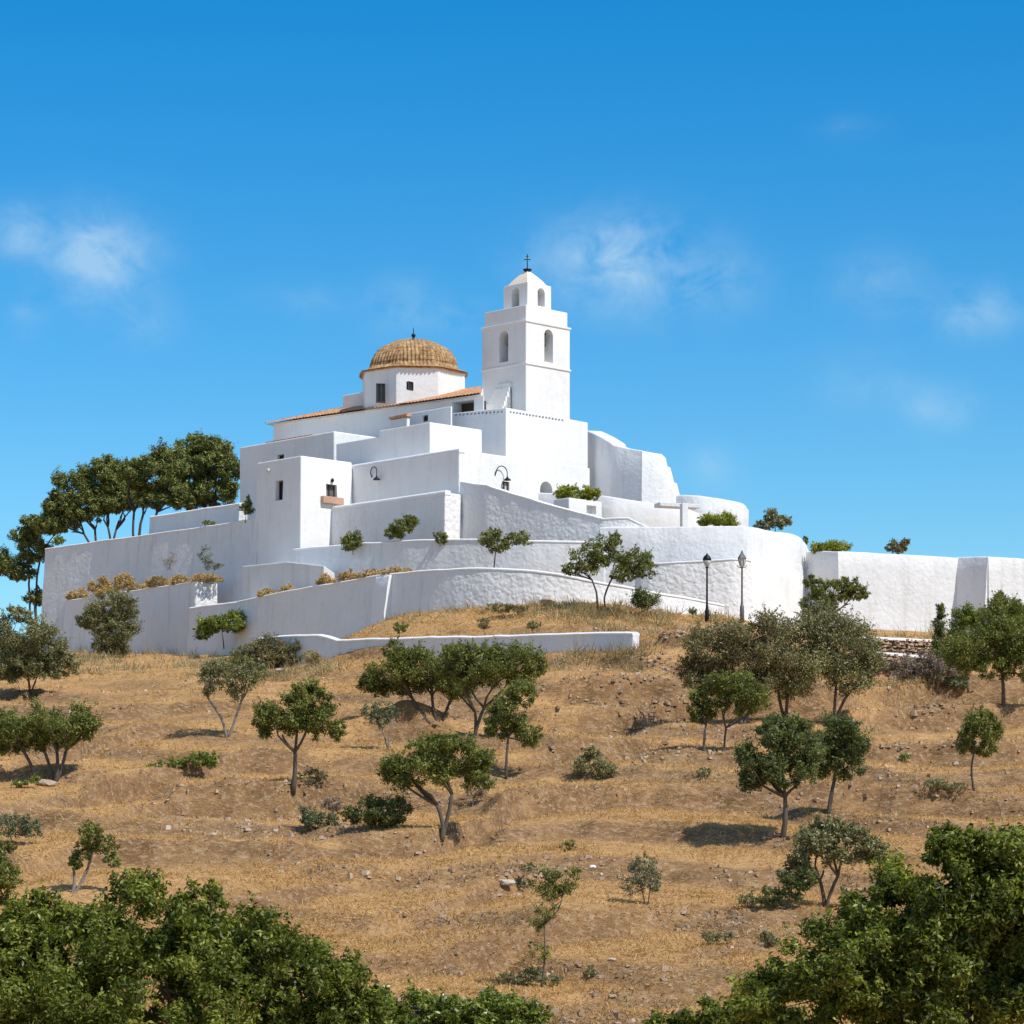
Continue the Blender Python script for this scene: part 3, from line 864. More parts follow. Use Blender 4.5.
# lowest house with a sunlit right face
b1 = Blk((301, 455.5, 202.5), 257, 352)
hs = thing('white_house', 'small white cube house with one sunlit face and stone window sill', 'house')
ztop = b1.z
def battered(name, b, ztop, zbot, bat, mat, parent, bev=.08):
    r0 = b.ring(ztop, zbot); o = Vector((0, 0, 0))
    h = ztop - zbot
    n, r_, k, l = r0
    dl, dr = b.dL, b.dR
    def sh(p, *ds):
        x, y = p[0], p[1]
        for d_ in ds: x -= d_.x * bat * h; y -= d_.y * bat * h
        return (x, y, zbot)
    v = [sh(n, dl, dr), sh(r_, dl), sh(k), sh(l, dr), (n[0], n[1], ztop), (r_[0], r_[1], ztop), (k[0], k[1], ztop), (l[0], l[1], ztop)]
    f = [(0, 1, 5, 4), (1, 2, 6, 5), (2, 3, 7, 6), (3, 0, 4, 7), (3, 2, 1, 0), (4, 5, 6, 7)]
    ob = mesh_obj(name, v, f, mat, parent)
    if bev: bevel(ob, bev)
    return ob
b1o = battered('wall', b1, ztop, 19, .045, W, hs)
cut(b1o, [b1.opening('L', 276.5, 284, 480.5, 500.5, .45), b1.opening('R', 325.3, 336, 484.5, 498.5, .35)])
win(b1, 'L', 276.5, 284, 480.5, 500.5, b1o, .35)
sh_ = win(b1, 'R', 325.3, 336, 484.5, 498.5, b1o, .25, pane='grey_door')
sp = (b1.hit('R', 319.5, 501) + b1.hit('R', 340, 501)) / 2
box('window_sill', sp - b1.dL * .18, b1.dR, ((b1.hit('R', 340, 501) - b1.hit('R', 319.5, 501)).length, .5, .50), M['pink_stone'], hs, .05)
wl = b1.hit('R', 331, 480)
lathe('wall_light', wl - b1.dL * .15 + Vector((0, 0, -.1)), [(.05, .2), (.1, .12), (.12, 0), (.06, -.06)], M['iron'], hs, 10)
wl = b1.hit('L', 270, 470)
lathe('wall_light', wl - b1.dR * .15 + Vector((0, 0, -.1)), [(.05, .2), (.1, .14), (.12, 0), (.06, -.06)], M['lampglass'], hs, 10)

# stone-faced block in front of the courtyard wall with a white sunlit end
w5b = Blk((445, 490, 196), 316, 461)
wb = solid('rough whitewashed stone block with a bright sunlit end below the courtyard wall', 'stone_terrace', 'terrace wall')
battered('masonry', w5b, w5b.z - .15, 18, .05, M['white_rough'], wb)
coping_line(w5b, 'coping', wb, 'L', .5, .0)
# platform left of it, under the house
w4 = thing('platform_wall', 'low shaded white platform wall at the foot of the small cube house', 'wall')
q = [P(242, 566, 199.5), P(287, 561.5, 195.5), P(324, 565.5, 192.5), P(334, 558, 196)]
ring = [(q[2].x, q[2].y, q[2].z, 16), (q[3].x, q[3].y + 1, q[2].z, 16), (q[0].x + 2, q[0].y + 6, q[0].z, 16), (q[0].x, q[0].y, q[0].z, 16), (q[1].x, q[1].y, q[1].z, 16)]
prism('masonry', ring, M['white_wall'], w4, .07)
wv2 = [(242, 565.4, 199.4), (287, 560.9, 195.4), (324.5, 564.9, 192.4)]
# ================================================================== RETAINING WALLS
wall([(45.5, 548, 222), (100, 540.5, 218), (152, 533.5, 213.8), (205, 525.5, 210), (259, 517.5, 205.5)], M['white_wall'],
     'long high shaded white retaining wall in front of the pine trees', zb=15, smooth=False, seed=2, batter=.09, coping=.12)
wall([(150, 515.5, 219), (190, 510, 215), (240, 502.5, 211)], M['white_wall'], 'short white parapet behind the long wall left of the church wing', name='parapet_wall', zb=17, smooth=False, seed=3)
wall([(65, 600.5, 217), (100, 595, 213.5), (150, 587.5, 209), (196, 580.5, 205.5)], M['white_wall'], 'lower shaded retaining wall with golden dry plants growing along its top', zb=14, smooth=False, seed=4, batter=.06, coping=.1)
pe = Blk((195.5, 581, 204.8), 190, 218)
pw = solid('chipped sunlit white wall end with a dry bush growing on top', 'wall_pier', 'wall pier')
prism('masonry', pe.ring(pe.z, 16), M['white_rough'], pw, .12)
wall([(190, 607, 203.6), (212, 604.3, 201.5), (238, 601, 199)], M['white_wall'], 'short low link of white wall between the chipped pier and the long curved wall', zb=15, smooth=False, seed=5)
w3 = wall([(238, 600.5, 198.3), (275, 592.5, 194), (317, 585, 189.6), (380, 574.5, 183.6), (436, 569, 179.2), (490, 567, 176.8), (550, 571.5, 175.6), (600, 581, 175.8), (650, 590.5, 177), (724, 604, 180.4)],
     M['white_rough'], 'long curved white terrace wall with rough stonework from the left slope to the lamps', zb=14.5, seed=6, batter=.10, coping=.13)
wall([(294, 548.3, 201.5), (304, 547.5, 200.5), (358, 543, 197), (430, 538.8, 193), (520, 539.5, 189.8), (604, 541.5, 188.9)], M['white_wall'],
     'middle white terrace wall with green shrubs hanging over its top edge', zb=17, seed=7, coping=.13)
wall([(460, 481, 197.4), (486, 484.5, 195.4), (553, 505, 192), (603, 518, 189.9), (628, 517, 189.6), (650, 527, 189.5)], M['white_rough'],
     'shaded rough white wall with a top stepping down to the right beside the arched doorway', name='ramp_wall', zb=18, smooth=False, seed=8, coping=.1)
wall([(375.5, 576.5, 183.5), (388.5, 575, 182.3)], M['coping'], None, zb=14.5, thick=.6, batter=.125, coping=0, smooth=False, seed=31, wob=.22, part='stone_buttress', parent=w3)
# right bastion
wall([(600, 527.5, 189.8), (650, 526.6, 188.8), (740, 526, 188.2), (775, 531.5, 189.5), (797, 535.5, 192), (806, 543, 194.5), (809, 549, 197)], M['white_wall'],
     'broad smooth sunlit white bastion wall behind the two street lamps', name='bastion_wall', zb=15.5, seed=9, batter=.04, coping=0, thick=1.0)
wall([(636, 567, 185.4), (655, 562.5, 184.6), (730, 558.5, 184), (751, 560, 184.8)], M['white_rough'],
     'rough stone facing at the foot of the sunlit bastion behind the lamps', name='wall_footing', zb=15.5, seed=10, coping=.09, thick=2.5, batter=.03)
wall([(750, 560.5, 185), (782, 566.5, 187.4), (800, 572, 191)], M['white'],
     'smooth white wall step at the right foot of the bastion', name='wall_step', zb=15.5, seed=11, coping=0, thick=2.5, batter=.02)
# right long wall with a buttress
rw = thing('boundary_wall', 'long bright white boundary wall descending to the right with a grey sided buttress', 'wall')
def wall_poly(name, pts, zb, th, mat, bat, parent):
    path = []
    wall(pts, mat, None, zb=zb, thick=th, batter=bat, coping=0, smooth=False, seed=12, part=name, parent=parent)
wall_poly('masonry', [(806, 551, 193.6), (838, 551, 190.6)], 14.5, 1.2, M['white_wall'], .02, rw)
wall_poly('masonry', [(838, 551, 190.6), (880, 553, 191.4), (920, 555, 192.3), (960, 557.4, 193.3)], 14.5, .9, M['white_wall'], .02, rw)
wall_poly('buttress', [(956.5, 557, 193.4), (988, 556.2, 191.4)], 14.5, 1.2, M['white_wall'], .09, rw)
wall_poly('masonry', [(988, 556.2, 191.4), (1024, 558.5, 192.2), (1120, 565, 195), (1300, 575, 201)], 14.5, .9, M['white_wall'], .05, rw)
# low wall across the slope
wall([(258, 637, 172), (272, 636, 171), (318, 634.4, 168.2), (327, 635.8, 167.7), (337, 639.2, 167.2), (380, 638, 164.4), (436, 636.2, 161), (540, 633.6, 155.6), (633, 631.8, 151.5)], M['white_wall'],
     'low straight bluish white wall with a bright coping halfway up the slope', name='slope_wall', zb=8.5, seed=13, smooth=False, coping=.16, thick=.5, batter=.02)
# upper right curved bastion
wall([(587, 430, 215.8), (600, 437, 213.2), (613, 445, 211.2), (642, 450.5, 209.6), (662, 453.5, 210.1), (666, 457, 210.5), (668, 466, 210.9), (671, 467, 211.1), (674.5, 482, 211.7), (677, 483, 211.9), (681, 499, 212.6)],
     M['white_wall'], 'tall white rampart wall with a sloping stepped end behind the tower block', name='rampart', zb=18, seed=14, smooth=False, coping=0, thick=1.2, batter=.03)
wall([(676, 495, 205.4), (700, 495.6, 204.6), (738, 501.8, 205.6), (745, 504.5, 206.6), (748.5, 509, 208.5)], M['white_wall'],
     'round ended white parapet on the upper terrace right of the rampart', name='parapet_wall', zb=18, seed=15, coping=0, thick=1.2, batter=.02)
wall([(538, 492, 201.5), (600, 495.5, 199.2), (625, 499, 199), (660, 504, 199.4), (684, 507.5, 200), (705, 516, 201)], M['white'],
     'low sunlit white terrace parapet below the rampart', name='parapet_wall', zb=18, seed=16, coping=0, thick=1.5, batter=.0)
pb = Blk((569, 497.5, 195.2), 553.5, 602)
pl = solid('white planter box holding a clipped green shrub beside the arched doorway', 'planter', 'planter')
plo = prism('box_wall', pb.ring(pb.z, 18), W, pl, .05)
cut(plo, [pb.opening('R', 586.5, 596, 505.5, 514, .5)])
sb = thing('terrace_shelter', 'small flat white slab on a post on the sunlit upper terrace', 'shelter')
sA = P(657, 505, 197.5); sB = P(697, 507, 198.5)
box('slab', (sA + sB) / 2, (sB - sA), ((sB - sA).length, 1.0, .26), M['white_wall'], sb, .03)
pp = P(684, 518, 197.2); box('post', pp, (sB - sA), (.42, .42, 1.9), M['white'], sb, .02)

# terrace fill behind the walls
def fill(name, label, pix, zb=15.5):
    pts = [P(*p) for p in pix]
    o = prism(name, [(p.x, p.y, p.z, zb) for p in pts], M['soil'], None, 0)
    tag(o, label, 'terrace', None, 'structure')
fill('terrace', 'dry earth terrace behind the curved wall', [(258, 604, 197), (317, 592, 190.6), (380, 584, 184.6), (436, 582, 180.4), (490, 582, 178), (550, 588, 176.8), (600, 598, 177), (650, 608, 178.5), (650, 606, 190), (560, 590, 192), (436, 584, 194), (304, 592, 200)])
fill('terrace', 'earth terrace on top of the middle wall', [(310, 556, 204), (358, 549, 199.5), (430, 543, 193.8), (520, 544, 190.6), (604, 546, 189.7), (604, 540, 200), (430, 538, 203), (312, 545, 206)])
fill('terrace', 'planted ledge on top of the lower left wall', [(68, 604, 217.4), (100, 599, 214.1), (150, 592, 209.6), (196, 585, 206), (205, 578, 213), (60, 595, 226)])

# ================================================================== LAMPS
def street_lamp(px, ytop, ybot, Y, kind, label):
    r = thing('street_lamp', label, 'street lamp')
    b = P(px, ybot, Y); tz = P(px, ytop, Y).z; H = tz - b.z
    b.z -= .6
    mt = M['iron'] if kind == 'globe' else M['steel']
    lathe('post', b, [(.13, 0), (.13, .9), (.09, 1.0), (.06, 1.3), (.05, H + .6 - .95), (.09, H + .6 - .9), (.09, H + .6 - .85)], mt, r, 12)
    hd = b + Vector((0, 0, H + .6 - .85))
    if kind == 'globe':
        lathe('lantern', hd, [(.06, 0), (.14, .1), (.21, .24), (.23, .38)], M['lampglass'], r, 16)
        lathe('lamp_cap', hd + Vector((0, 0, .38)), [(.24, -.02), (.25, .05), (.22, .15), (.15, .25), (.06, .31), (.03, .4)], mt, r, 16)
    else:
        lathe('lantern', hd, [(.10, 0), (.13, .06), (.22, .5)], M['lampglass'], r, 6, False)
        ps = []
        for k in range(6):
            a = math.pi * 2 * k / 6; d0 = Vector((math.cos(a), math.sin(a), 0)); ps.append(([hd + d0 * .13 + Vector((0, 0, .06)), hd + d0 * .23 + Vector((0, 0, .5))], .02))
        for s in (-1, 1): ps.append(([hd + Vector((0, 0, -.05)), hd + Vector((s * .2, 0, .0)), hd + Vector((s * .29, 0, .12))], .025))
        multi_tube('lantern_frame', ps, mt, r, 5)
        lathe('lamp_cap', hd + Vector((0, 0, .5)), [(.27, 0), (.25, .05), (.15, .2), (.1, .27), (.07, .36), (.03, .48)], mt, r, 6, False)
    return r
street_lamp(707, 552, 616, 172.5, 'globe', 'dark street lamp with a black domed cap')
street_lamp(742, 552.5, 612, 176, 'lantern', 'grey street lamp with a pointed six sided lantern')
# ================================================================== PLANTS
def unit(n):
    v = rng.normal(size=(n, 3)); return v / (np.linalg.norm(v, axis=1)[:, None] + 1e-9)

def leaf_quads(c, nrm, size, asp=.45, droop=0):
    """rhombic leaves at c (n,3) facing nrm"""
    n = len(c)
    t = rng.normal(size=(n, 3)); t[:, 2] -= droop
    t -= nrm * (t * nrm).sum(1)[:, None]; t /= np.linalg.norm(t, axis=1)[:, None] + 1e-9
    b = np.cross(nrm, t)
    Ls = (size * rng.uniform(.65, 1.35, n))[:, None]; Wd = Ls * asp
    fold = nrm * Ls * .10
    return np.stack([c - t * Ls * .5, c + b * Wd * .5 + fold, c + t * Ls * .5, c - b * Wd * .5 + fold], 1)

def crown_leaves(clumps, n, size, asp, up=.35, flat=.8):
    """clumps: (k, 4) x y z r ; returns quads and per-leaf variation"""
    k = len(clumps); w = clumps[:, 3] ** 2; w = w / w.sum()
    i = rng.choice(k, n, p=w)
    d = unit(n); r = clumps[i, 3] * (rng.uniform(0, 1, n) ** .5) * (.95 + .28 * np.abs(rng.normal(size=n)))
    off = d * r[:, None]; off[:, 2] *= flat
    c = clumps[i, :3] + off
    # shoots: leafy twigs that leave the clump
    ns = max(3, n // 42); m = int(n * .26)
    sj = rng.choice(k, ns, p=w); sd = unit(ns); sd[:, 2] = np.abs(sd[:, 2]) * .9 + .15; sd /= np.linalg.norm(sd, axis=1)[:, None]
    sl_n = np.minimum(clumps[sj, 3] * rng.uniform(.5, 1.5, ns), size * 5)
    who = rng.integers(0, ns, m); tt = rng.uniform(0, 1, m)
    cs = clumps[sj[who], :3] + sd[who] * (clumps[sj[who], 3] * .8 + sl_n[who] * tt)[:, None] + rng.normal(0, size * .28, (m, 3))
    c[:m] = cs; d[:m] = sd[who]; i[:m] = sj[who]
    nr = d * .4 + unit(n) * .75; nr[:, 2] += up; nr /= np.linalg.norm(nr, axis=1)[:, None] + 1e-9
    cv = rng.normal(0, .16, k)
    var = np.clip(.50 + cv[i] + rng.normal(0, .24, n), 0, 1)
    return leaf_quads(c, nr, size, asp), var

def blobs(px_lobes, Y, rc, kk, base=None, depth=.9):
    """ellipsoid lobes in the photo's pixels, at depth Y -> clump list"""
    out_ = []; s = Y / F
    for lb in px_lobes:
        cx, cy, rx, ry = lb[:4]; dy = lb[4] if len(lb) > 4 else rng.uniform(-.25, .25) * rx * s
        c = np.array(P(cx, cy, Y + dy)); ra = np.array([rx * s, rx * s * depth, ry * s])
        rr = rc * min(ra[0], ra[2]); n = max(6, int(kk * .9 * ra[0] * ra[2] / max(rr, .05) ** 2))
        n = min(n, 260)
        d = unit(n); q = rng.uniform(.25, 1, n) ** .5
        pos_ = c + d * q[:, None] * np.maximum(ra - rr * .42, ra * .3)
        r = rr * rng.uniform(.55, 1.3, n)
        out_.append(np.concatenate([pos_, r[:, None]], 1))
    return np.concatenate(out_)

def limb(a, b, r0, r1, bend=.12, n=5):
    a = np.array(a); b = np.array(b); Ln = np.linalg.norm(b - a)
    j = rng.normal(size=3) * bend * Ln; j[2] = abs(j[2]) * .5
    pts = [a + (b - a) * t + j * math.sin(math.pi * t) * (.8 + .4 * rng.random()) for t in np.linspace(0, 1, n)]
    return [Vector(p) for p in pts], list(np.linspace(r0, r1, n))

def plant(name, label, cat, base, lobes, leaf, size=.105, asp=.5, cover=3.3, stems=None, tr=.10, bark='bark', rc=.28, kk=2.1, group=None,
          Y=None, up=.35, flat=.8, parts=('crown', 'trunk'), depth=.9, twigs=9, sink=.25, nmax=60000):
    """a tree or bush: base pixel on the ground, crown lobes in pixels, stems = fork pixels"""
    if Y is None: b = ground_hit(*base)
    else: b = P(base[0], base[1], Y)
    Y = b.y; s = Y / F
    root = thing(name, label, cat, group)
    cl = blobs(lobes, Y, rc, kk, depth=depth)
    area = sum(math.pi * l[2] * l[3] for l in lobes) * s * s
    n = int(min(nmax, cover * area / (size * size * asp * .5 * .6)))
    q, var = crown_leaves(cl, n, size, asp, up, flat)
    quads_obj(parts[0], q, M[leaf], root, var)
    # trunk and limbs
    paths = []; foot = np.array(b) - np.array([0, 0, sink])
    forks = []
    if stems is None: stems = [(lobes[0][0], (base[1] + lobes[0][1]) / 2)]
    for k, st in enumerate(stems):
        fx, fy = st[:2]; sx = st[2] if len(st) > 2 else base[0]
        f0 = foot + np.array([(sx - base[0]) * s, 0, 0])
        fp = np.array(P(fx, fy, Y + rng.uniform(-.2, .2)))
        paths.append(limb(f0, fp, tr * (1 if k == 0 else .75), tr * .62, .045, 6)); forks.append(fp)
    # boughs: each fork splits into secondary boughs, these into twigs
    fi = np.array([int(np.argmin([np.linalg.norm(f - c[:3]) for f in forks])) for c in cl])
    for k, f in enumerate(forks):
        mine = np.nonzero(fi == k)[0]
        if not len(mine): 
            mine = rng.choice(len(cl), 2)
        nb = min(len(mine), max(2, int(3 + twigs * .15)))
        heads = rng.choice(mine, nb, replace=False)
        hp = [f + (cl[h, :3] - f) * rng.uniform(.5, .75) for h in heads]
        for a in hp: paths.append(limb(f, a, tr * .55, tr * .3, .10, 5))
        for h in rng.choice(mine, min(len(mine), twigs), replace=False):
            a = min(hp, key=lambda q_: np.linalg.norm(q_ - cl[h, :3]))
            paths.append(limb(a, cl[h, :3], tr * .26, tr * .08, .14, 4))
    multi_tube(parts[1], paths, M[bark], root, 6)
    root['_base'] = (b.x, b.y, b.z)
    return root

T = 'tree'; BU = 'bush'
# ---- trees on the slope
plant('carob_tree', 'broad round green tree with several thin trunks at the left edge of the dry slope', T, (54, 783), [(58, 724, 42, 25), (28, 730, 36, 22), (84, 726, 22, 18), (8, 735, 26, 24)], 'leaf_carob', stems=[(57, 752), (44, 750), (66, 750), (20, 745, 38)], tr=.11)
plant('olive_tree', 'sparse V shaped grey green tree with two pale trunks', T, (227, 738), [(213, 682, 17, 17), (238, 682, 20, 22), (225, 668, 24, 14), (257, 672, 15, 14)], 'leaf_olive', cover=1.7, stems=[(208, 698), (241, 702)], tr=.08, bark='bark_pale')
plant('carob_tree', 'compact green tree with one forked grey trunk and a long shadow to its left', T, (293, 788), [(290, 715, 30, 24), (318, 722, 24, 20), (267, 722, 22, 20), (310, 697, 24, 15), (337, 730, 10, 12)], 'leaf_carob', stems=[(295, 752)], tr=.12, twigs=12)
plant('carob_tree', 'wide dark tree leaning left with many stems below the low bluish wall', T, (430, 722), [(395, 675, 34, 26), (428, 668, 40, 25), (370, 685, 14, 14), (452, 680, 24, 22), (393, 650, 12, 10)], 'leaf_carob', stems=[(412, 698), (432, 695, 438), (452, 697, 442)], tr=.12)
plant('carob_tree', 'wide dark tree with a forked trunk touching the many stemmed tree below the bluish wall', T, (474, 738), [(485, 670, 40, 26), (458, 668, 26, 18), (515, 666, 30, 22), (470, 655, 30, 13), (535, 665, 14, 14)], 'leaf_carob', stems=[(475, 712), (484, 708)], tr=.11)
plant('young_tree', 'narrow green tree on a single straight trunk in front of the wide dark pair', T, (506, 778), [(512, 715, 25, 20), (520, 697, 20, 16), (500, 727, 16, 14), (530, 735, 16, 12)], 'leaf_carob', stems=[(508, 738)], tr=.08)
plant('carob_tree', 'rounded green tree with a twin stem in the middle of the slope', T, (441, 838), [(420, 768, 36, 26), (455, 758, 36, 22), (478, 773, 22, 20), (396, 772, 18, 20), (440, 746, 36, 12)], 'leaf_carob', stems=[(437, 805), (452, 794)], tr=.12, twigs=12)
plant('dry_shrub', 'small bare grey shrub under the right side of the twin stemmed tree', 'shrub', (472, 808), [(474, 787, 14, 13)], 'twig', .1, .3, .9, tr=.035, bark='bark_pale')
plant('olive_shrub', 'spindly pale shrub left of the wide dark pair of trees', 'shrub', (389, 750), [(370, 712, 12, 10), (388, 712, 12, 8), (380, 722, 12, 8)], 'leaf_sage', .11, .45, 1.6, stems=[(382, 728), (392, 725)], tr=.05, bark='bark_pale')
plant('olive_tree', 'large brown tinted olive tree in front of the bastion wall', T, (742, 725), [(715, 655, 36, 34), (755, 645, 42, 32), (740, 680, 40, 24), (700, 672, 22, 20)], 'leaf_brown', stems=[(735, 695), (755, 700)], tr=.12, cover=3.4)
plant('olive_tree', 'large grey green olive tree with two pairs of spreading stems', T, (786, 720), [(800, 655, 44, 40), (838, 650, 42, 36), (780, 680, 40, 24), (850, 678, 30, 22), (822, 625, 30, 20), (872, 660, 18, 20)], 'leaf_olive', stems=[(788, 692), (778, 690), (836, 688, 834), (848, 694, 836)], tr=.11, cover=3.4, kk=4.5)
plant('young_tree', 'green sapling rising above the big olive tree against the white wall', T, (835, 660), [(832, 592, 22, 13), (850, 588, 16, 12), (820, 605, 22, 14), (860, 594, 12, 8), (812, 582, 12, 8)], 'leaf_carob', stems=[(832, 615)], tr=.07, Y=160)
plant('carob_tree', 'dark green tree with a low crown left of the grey green olive', T, (704, 752), [(715, 700, 24, 22), (745, 700, 28, 20), (700, 706, 14, 18), (730, 682, 26, 12)], 'leaf_carob', stems=[(706, 725), (726, 728, 724)], tr=.08)
plant('carob_tree', 'tall dark round tree casting a broad shadow on the right part of the slope', T, (782, 836), [(768, 752, 36, 30), (800, 745, 34, 30), (755, 770, 24, 22), (790, 772, 32, 18), (780, 727, 30, 14)], 'leaf_dark', stems=[(785, 797)], tr=.13, twigs=14, cover=3.8)
plant('carob_tree', 'dark round tree with a slightly leaning trunk right of the tall dark one', T, (828, 815), [(838, 742, 28, 28), (848, 765, 22, 20), (820, 760, 22, 20), (855, 748, 16, 18)], 'leaf_dark', stems=[(834, 782)], tr=.11, cover=3.6)
plant('young_tree', 'small green tree on a thin straight trunk near the right edge', T, (975, 790), [(978, 732, 20, 20), (968, 738, 14, 18), (990, 728, 14, 16), (980, 715, 14, 10), (985, 750, 16, 8)], 'leaf_carob', stems=[(974, 752)], tr=.06, cover=2.6)
plant('carob_tree', 'large green tree on a dark trunk at the right edge below the boundary wall', T, (1003, 707), [(985, 645, 34, 30), (1012, 640, 34, 34), (965, 658, 22, 22), (1005, 612, 24, 18), (992, 665, 32, 16), (1030, 655, 28, 34)], 'leaf_carob', stems=[(1002, 674)], tr=.12, twigs=14)
plant('young_tree', 'yellow green bushy tree under the grey sided buttress', T, (968, 690), [(962, 618, 14, 14), (968, 640, 20, 24), (955, 655, 18, 22), (985, 622, 16, 16)], 'leaf_fresh', stems=[(966, 665)], tr=.08, cover=2.8)
plant('young_tree', 'slim tree with a pointed top in front of the white wall at the right edge', T, (1014, 672), [(1000, 604, 8, 14), (1015, 612, 12, 16), (1020, 630, 16, 20)], 'leaf_carob', stems=[(1014, 645)], tr=.06, Y=162)
plant('cypress', 'narrow dark green cypress by the stone terraces', T, (940, 686), [(940, 612, 4, 9), (940, 624, 6, 10), (940, 640, 8.5, 14), (940, 657, 10, 14), (939, 672, 9, 12)], 'leaf_dark', .12, .4, 4.5, stems=[(940, 650)], tr=.06, rc=.7, Y=163)
plant('dry_shrub', 'purplish grey leafless shrub beside the cypress', 'shrub', (930, 690), [(925, 665, 16, 16), (940, 672, 18, 14), (905, 668, 18, 14), (885, 668, 14, 10)], 'twig', .13, .25, 2.2, stems=[(930, 678), (915, 675)], tr=.045)
plant('sage_bush', 'low pale sage bush under the yellow green tree', BU, (952, 690), [(945, 682, 12, 8), (960, 682, 10, 8)], 'leaf_sage', .1, .45, 2.4, tr=.03)
plant('olive_tree', 'sprawling olive tree beside the big glossy bush at the right', T, (826, 908), [(815, 845, 34, 25), (850, 848, 30, 20), (795, 868, 22, 16), (835, 832, 30, 14), (872, 850, 18, 14)], 'leaf_olive', .12, .45, 3.0, stems=[(820, 880), (838, 876)], tr=.09)
plant('green_bush', 'dark sprawling low bush at the foot of the sprawling olive tree', BU, (778, 910), [(790, 888, 18, 14), (770, 898, 14, 11), (805, 880, 14, 14)], 'leaf_dark', .12, .45, 2.8, tr=.03)
plant('olive_shrub', 'small grey tuft of shrub left of the dark sprawling bush', 'shrub', (748, 908), [(748, 900, 12, 8)], 'leaf_olive', .1, .4, 1.8, tr=.025)
plant('young_tree', 'small wind bent tree with a pale trunk behind the big glossy bush at the left', T, (70, 893), [(92, 834, 16, 12), (82, 850, 12, 12), (105, 845, 13, 11), (76, 862, 9, 9), (112, 862, 10, 8)], 'leaf_carob', stems=[(74, 872), (88, 868)], tr=.08, bark='bark_pale', cover=2.6)
plant('young_tree', 'green tree cut off by the left edge above the big glossy bush', T, (-6, 905), [(2, 855, 14, 18), (-8, 870, 26, 26), (10, 878, 12, 14), (0, 895, 14, 14)], 'leaf_carob', stems=[(-4, 885)], tr=.08)
plant('sage_bush', 'pale dry bush at the left edge of the slope', BU, (14, 845), [(10, 826, 24, 13), (32, 830, 14, 9)], 'leaf_sage', .11, .4, 1.8, tr=.03)
plant('sapling', 'tall thin sapling with ragged tufts of leaves in the middle of the dry slope', 'sapling', (540, 988), [(566, 847, 8, 7), (551, 872, 11, 12), (548, 892, 16, 16), (565, 883, 12, 14), (546, 912, 14, 10), (538, 925, 9, 8), (540, 952, 11, 11), (575, 875, 8, 9)], 'leaf_carob', .10, .42, 1.25, stems=[(544, 925)], tr=.04, twigs=14, rc=.4)
plant('sage_bush', 'pale wispy see through shrub right of the thin sapling', 'shrub', (646, 905), [(640, 878, 20, 18), (632, 886, 14, 12), (655, 880, 12, 16), (645, 862, 14, 8)], 'leaf_sage', .09, .35, .75, stems=[(642, 890), (650, 888)], tr=.03, twigs=10)
plant('olive_shrub', 'low grey green shrubs at the foot of the thin sapling', 'shrub', (530, 985), [(512, 978, 18, 7), (532, 975, 16, 9), (550, 980, 14, 6)], 'leaf_olive', .1, .35, 1.8, tr=.025)
plant('olive_shrub', 'single low tuft of shrub right of the thin sapling foot', 'shrub', (591, 978), [(591, 972, 9, 6)], 'leaf_olive', .1, .35, 1.8, tr=.02)
# ---- bushes on the slope
plant('green_bush', 'dark dense bush beside the twin stemmed tree in the middle', BU, (380, 828), [(372, 811, 22, 17), (395, 810, 17, 17), (352, 816, 11, 10), (383, 820, 22, 10)], 'leaf_dark', .11, .45, 3.2, tr=.03)
plant('sage_bush', 'pale green round bush left of the dark dense one', BU, (314, 830), [(312, 818, 15, 12), (332, 822, 9, 9)], 'leaf_sage', .09, .4, 3.2, tr=.03)
plant('dry_shrub', 'brown dry shrub between the pale round bush and the dark dense bush', 'shrub', (333, 815), [(333, 805, 12, 9)], 'twig', .1, .3, 1.8, tr=.03)
plant('green_bush', 'low bright green shrub lying along a terrace edge at the left', BU, (185, 772), [(200, 760, 17, 9), (175, 764, 16, 7), (157, 768, 12, 5), (212, 762, 8, 8)], 'leaf_fresh', .11, .35, 2.8, tr=.025)
plant('olive_shrub', 'small olive green shrub at the trunk foot of the compact forked tree', 'shrub', (312, 788), [(310, 778, 13, 9), (322, 776, 7, 6)], 'leaf_olive', .1, .4, 2, tr=.025)
plant('olive_shrub', 'rounded grey olive shrub in the open middle of the slope', 'shrub', (594, 780), [(590, 766, 20, 13), (606, 770, 13, 10), (592, 752, 10, 7)], 'leaf_olive', .1, .4, 2.2, tr=.03)
plant('olive_shrub', 'low dull shrub under the shaded foot of the dark low crowned tree', 'shrub', (704, 778), [(704, 772, 10, 5)], 'leaf_olive', .1, .4, 1.6, tr=.02)
plant('dry_shrub', 'dry grey green mat of twigs left of the small thin trunked tree', 'shrub', (943, 792), [(935, 784, 15, 6), (955, 787, 14, 5)], 'leaf_olive', .1, .3, 2, tr=.02)
plant('green_bush', 'little bright green weed clump near the left foot of the round edge tree', BU, (25, 788), [(20, 784, 10, 5), (34, 780, 7, 5)], 'leaf_fresh', .1, .4, 2.2, tr=.02)
plant('olive_shrub', 'low olive shrub with stones around it above the right glossy bush', 'shrub', (715, 945), [(712, 938, 12, 6), (727, 936, 9, 6)], 'leaf_olive', .1, .4, 2, tr=.02)
plant('olive_shrub', 'round dark olive shrub just left of the right glossy bush', 'shrub', (768, 948), [(767, 939, 12, 8)], 'leaf_olive', .1, .4, 2.6, tr=.02)
plant('green_bush', 'small green weed tuft in the stony patch right of the dark round trees', BU, (902, 762), [(905, 757, 7, 4)], 'leaf_fresh', .09, .4, 2, tr=.02)
plant('olive_shrub', 'small olive shrub beside the pale rock left of the sapling', 'shrub', (523, 890), [(524, 884, 11, 6), (528, 867, 9, 5)], 'leaf_olive', .1, .4, 2, tr=.02)
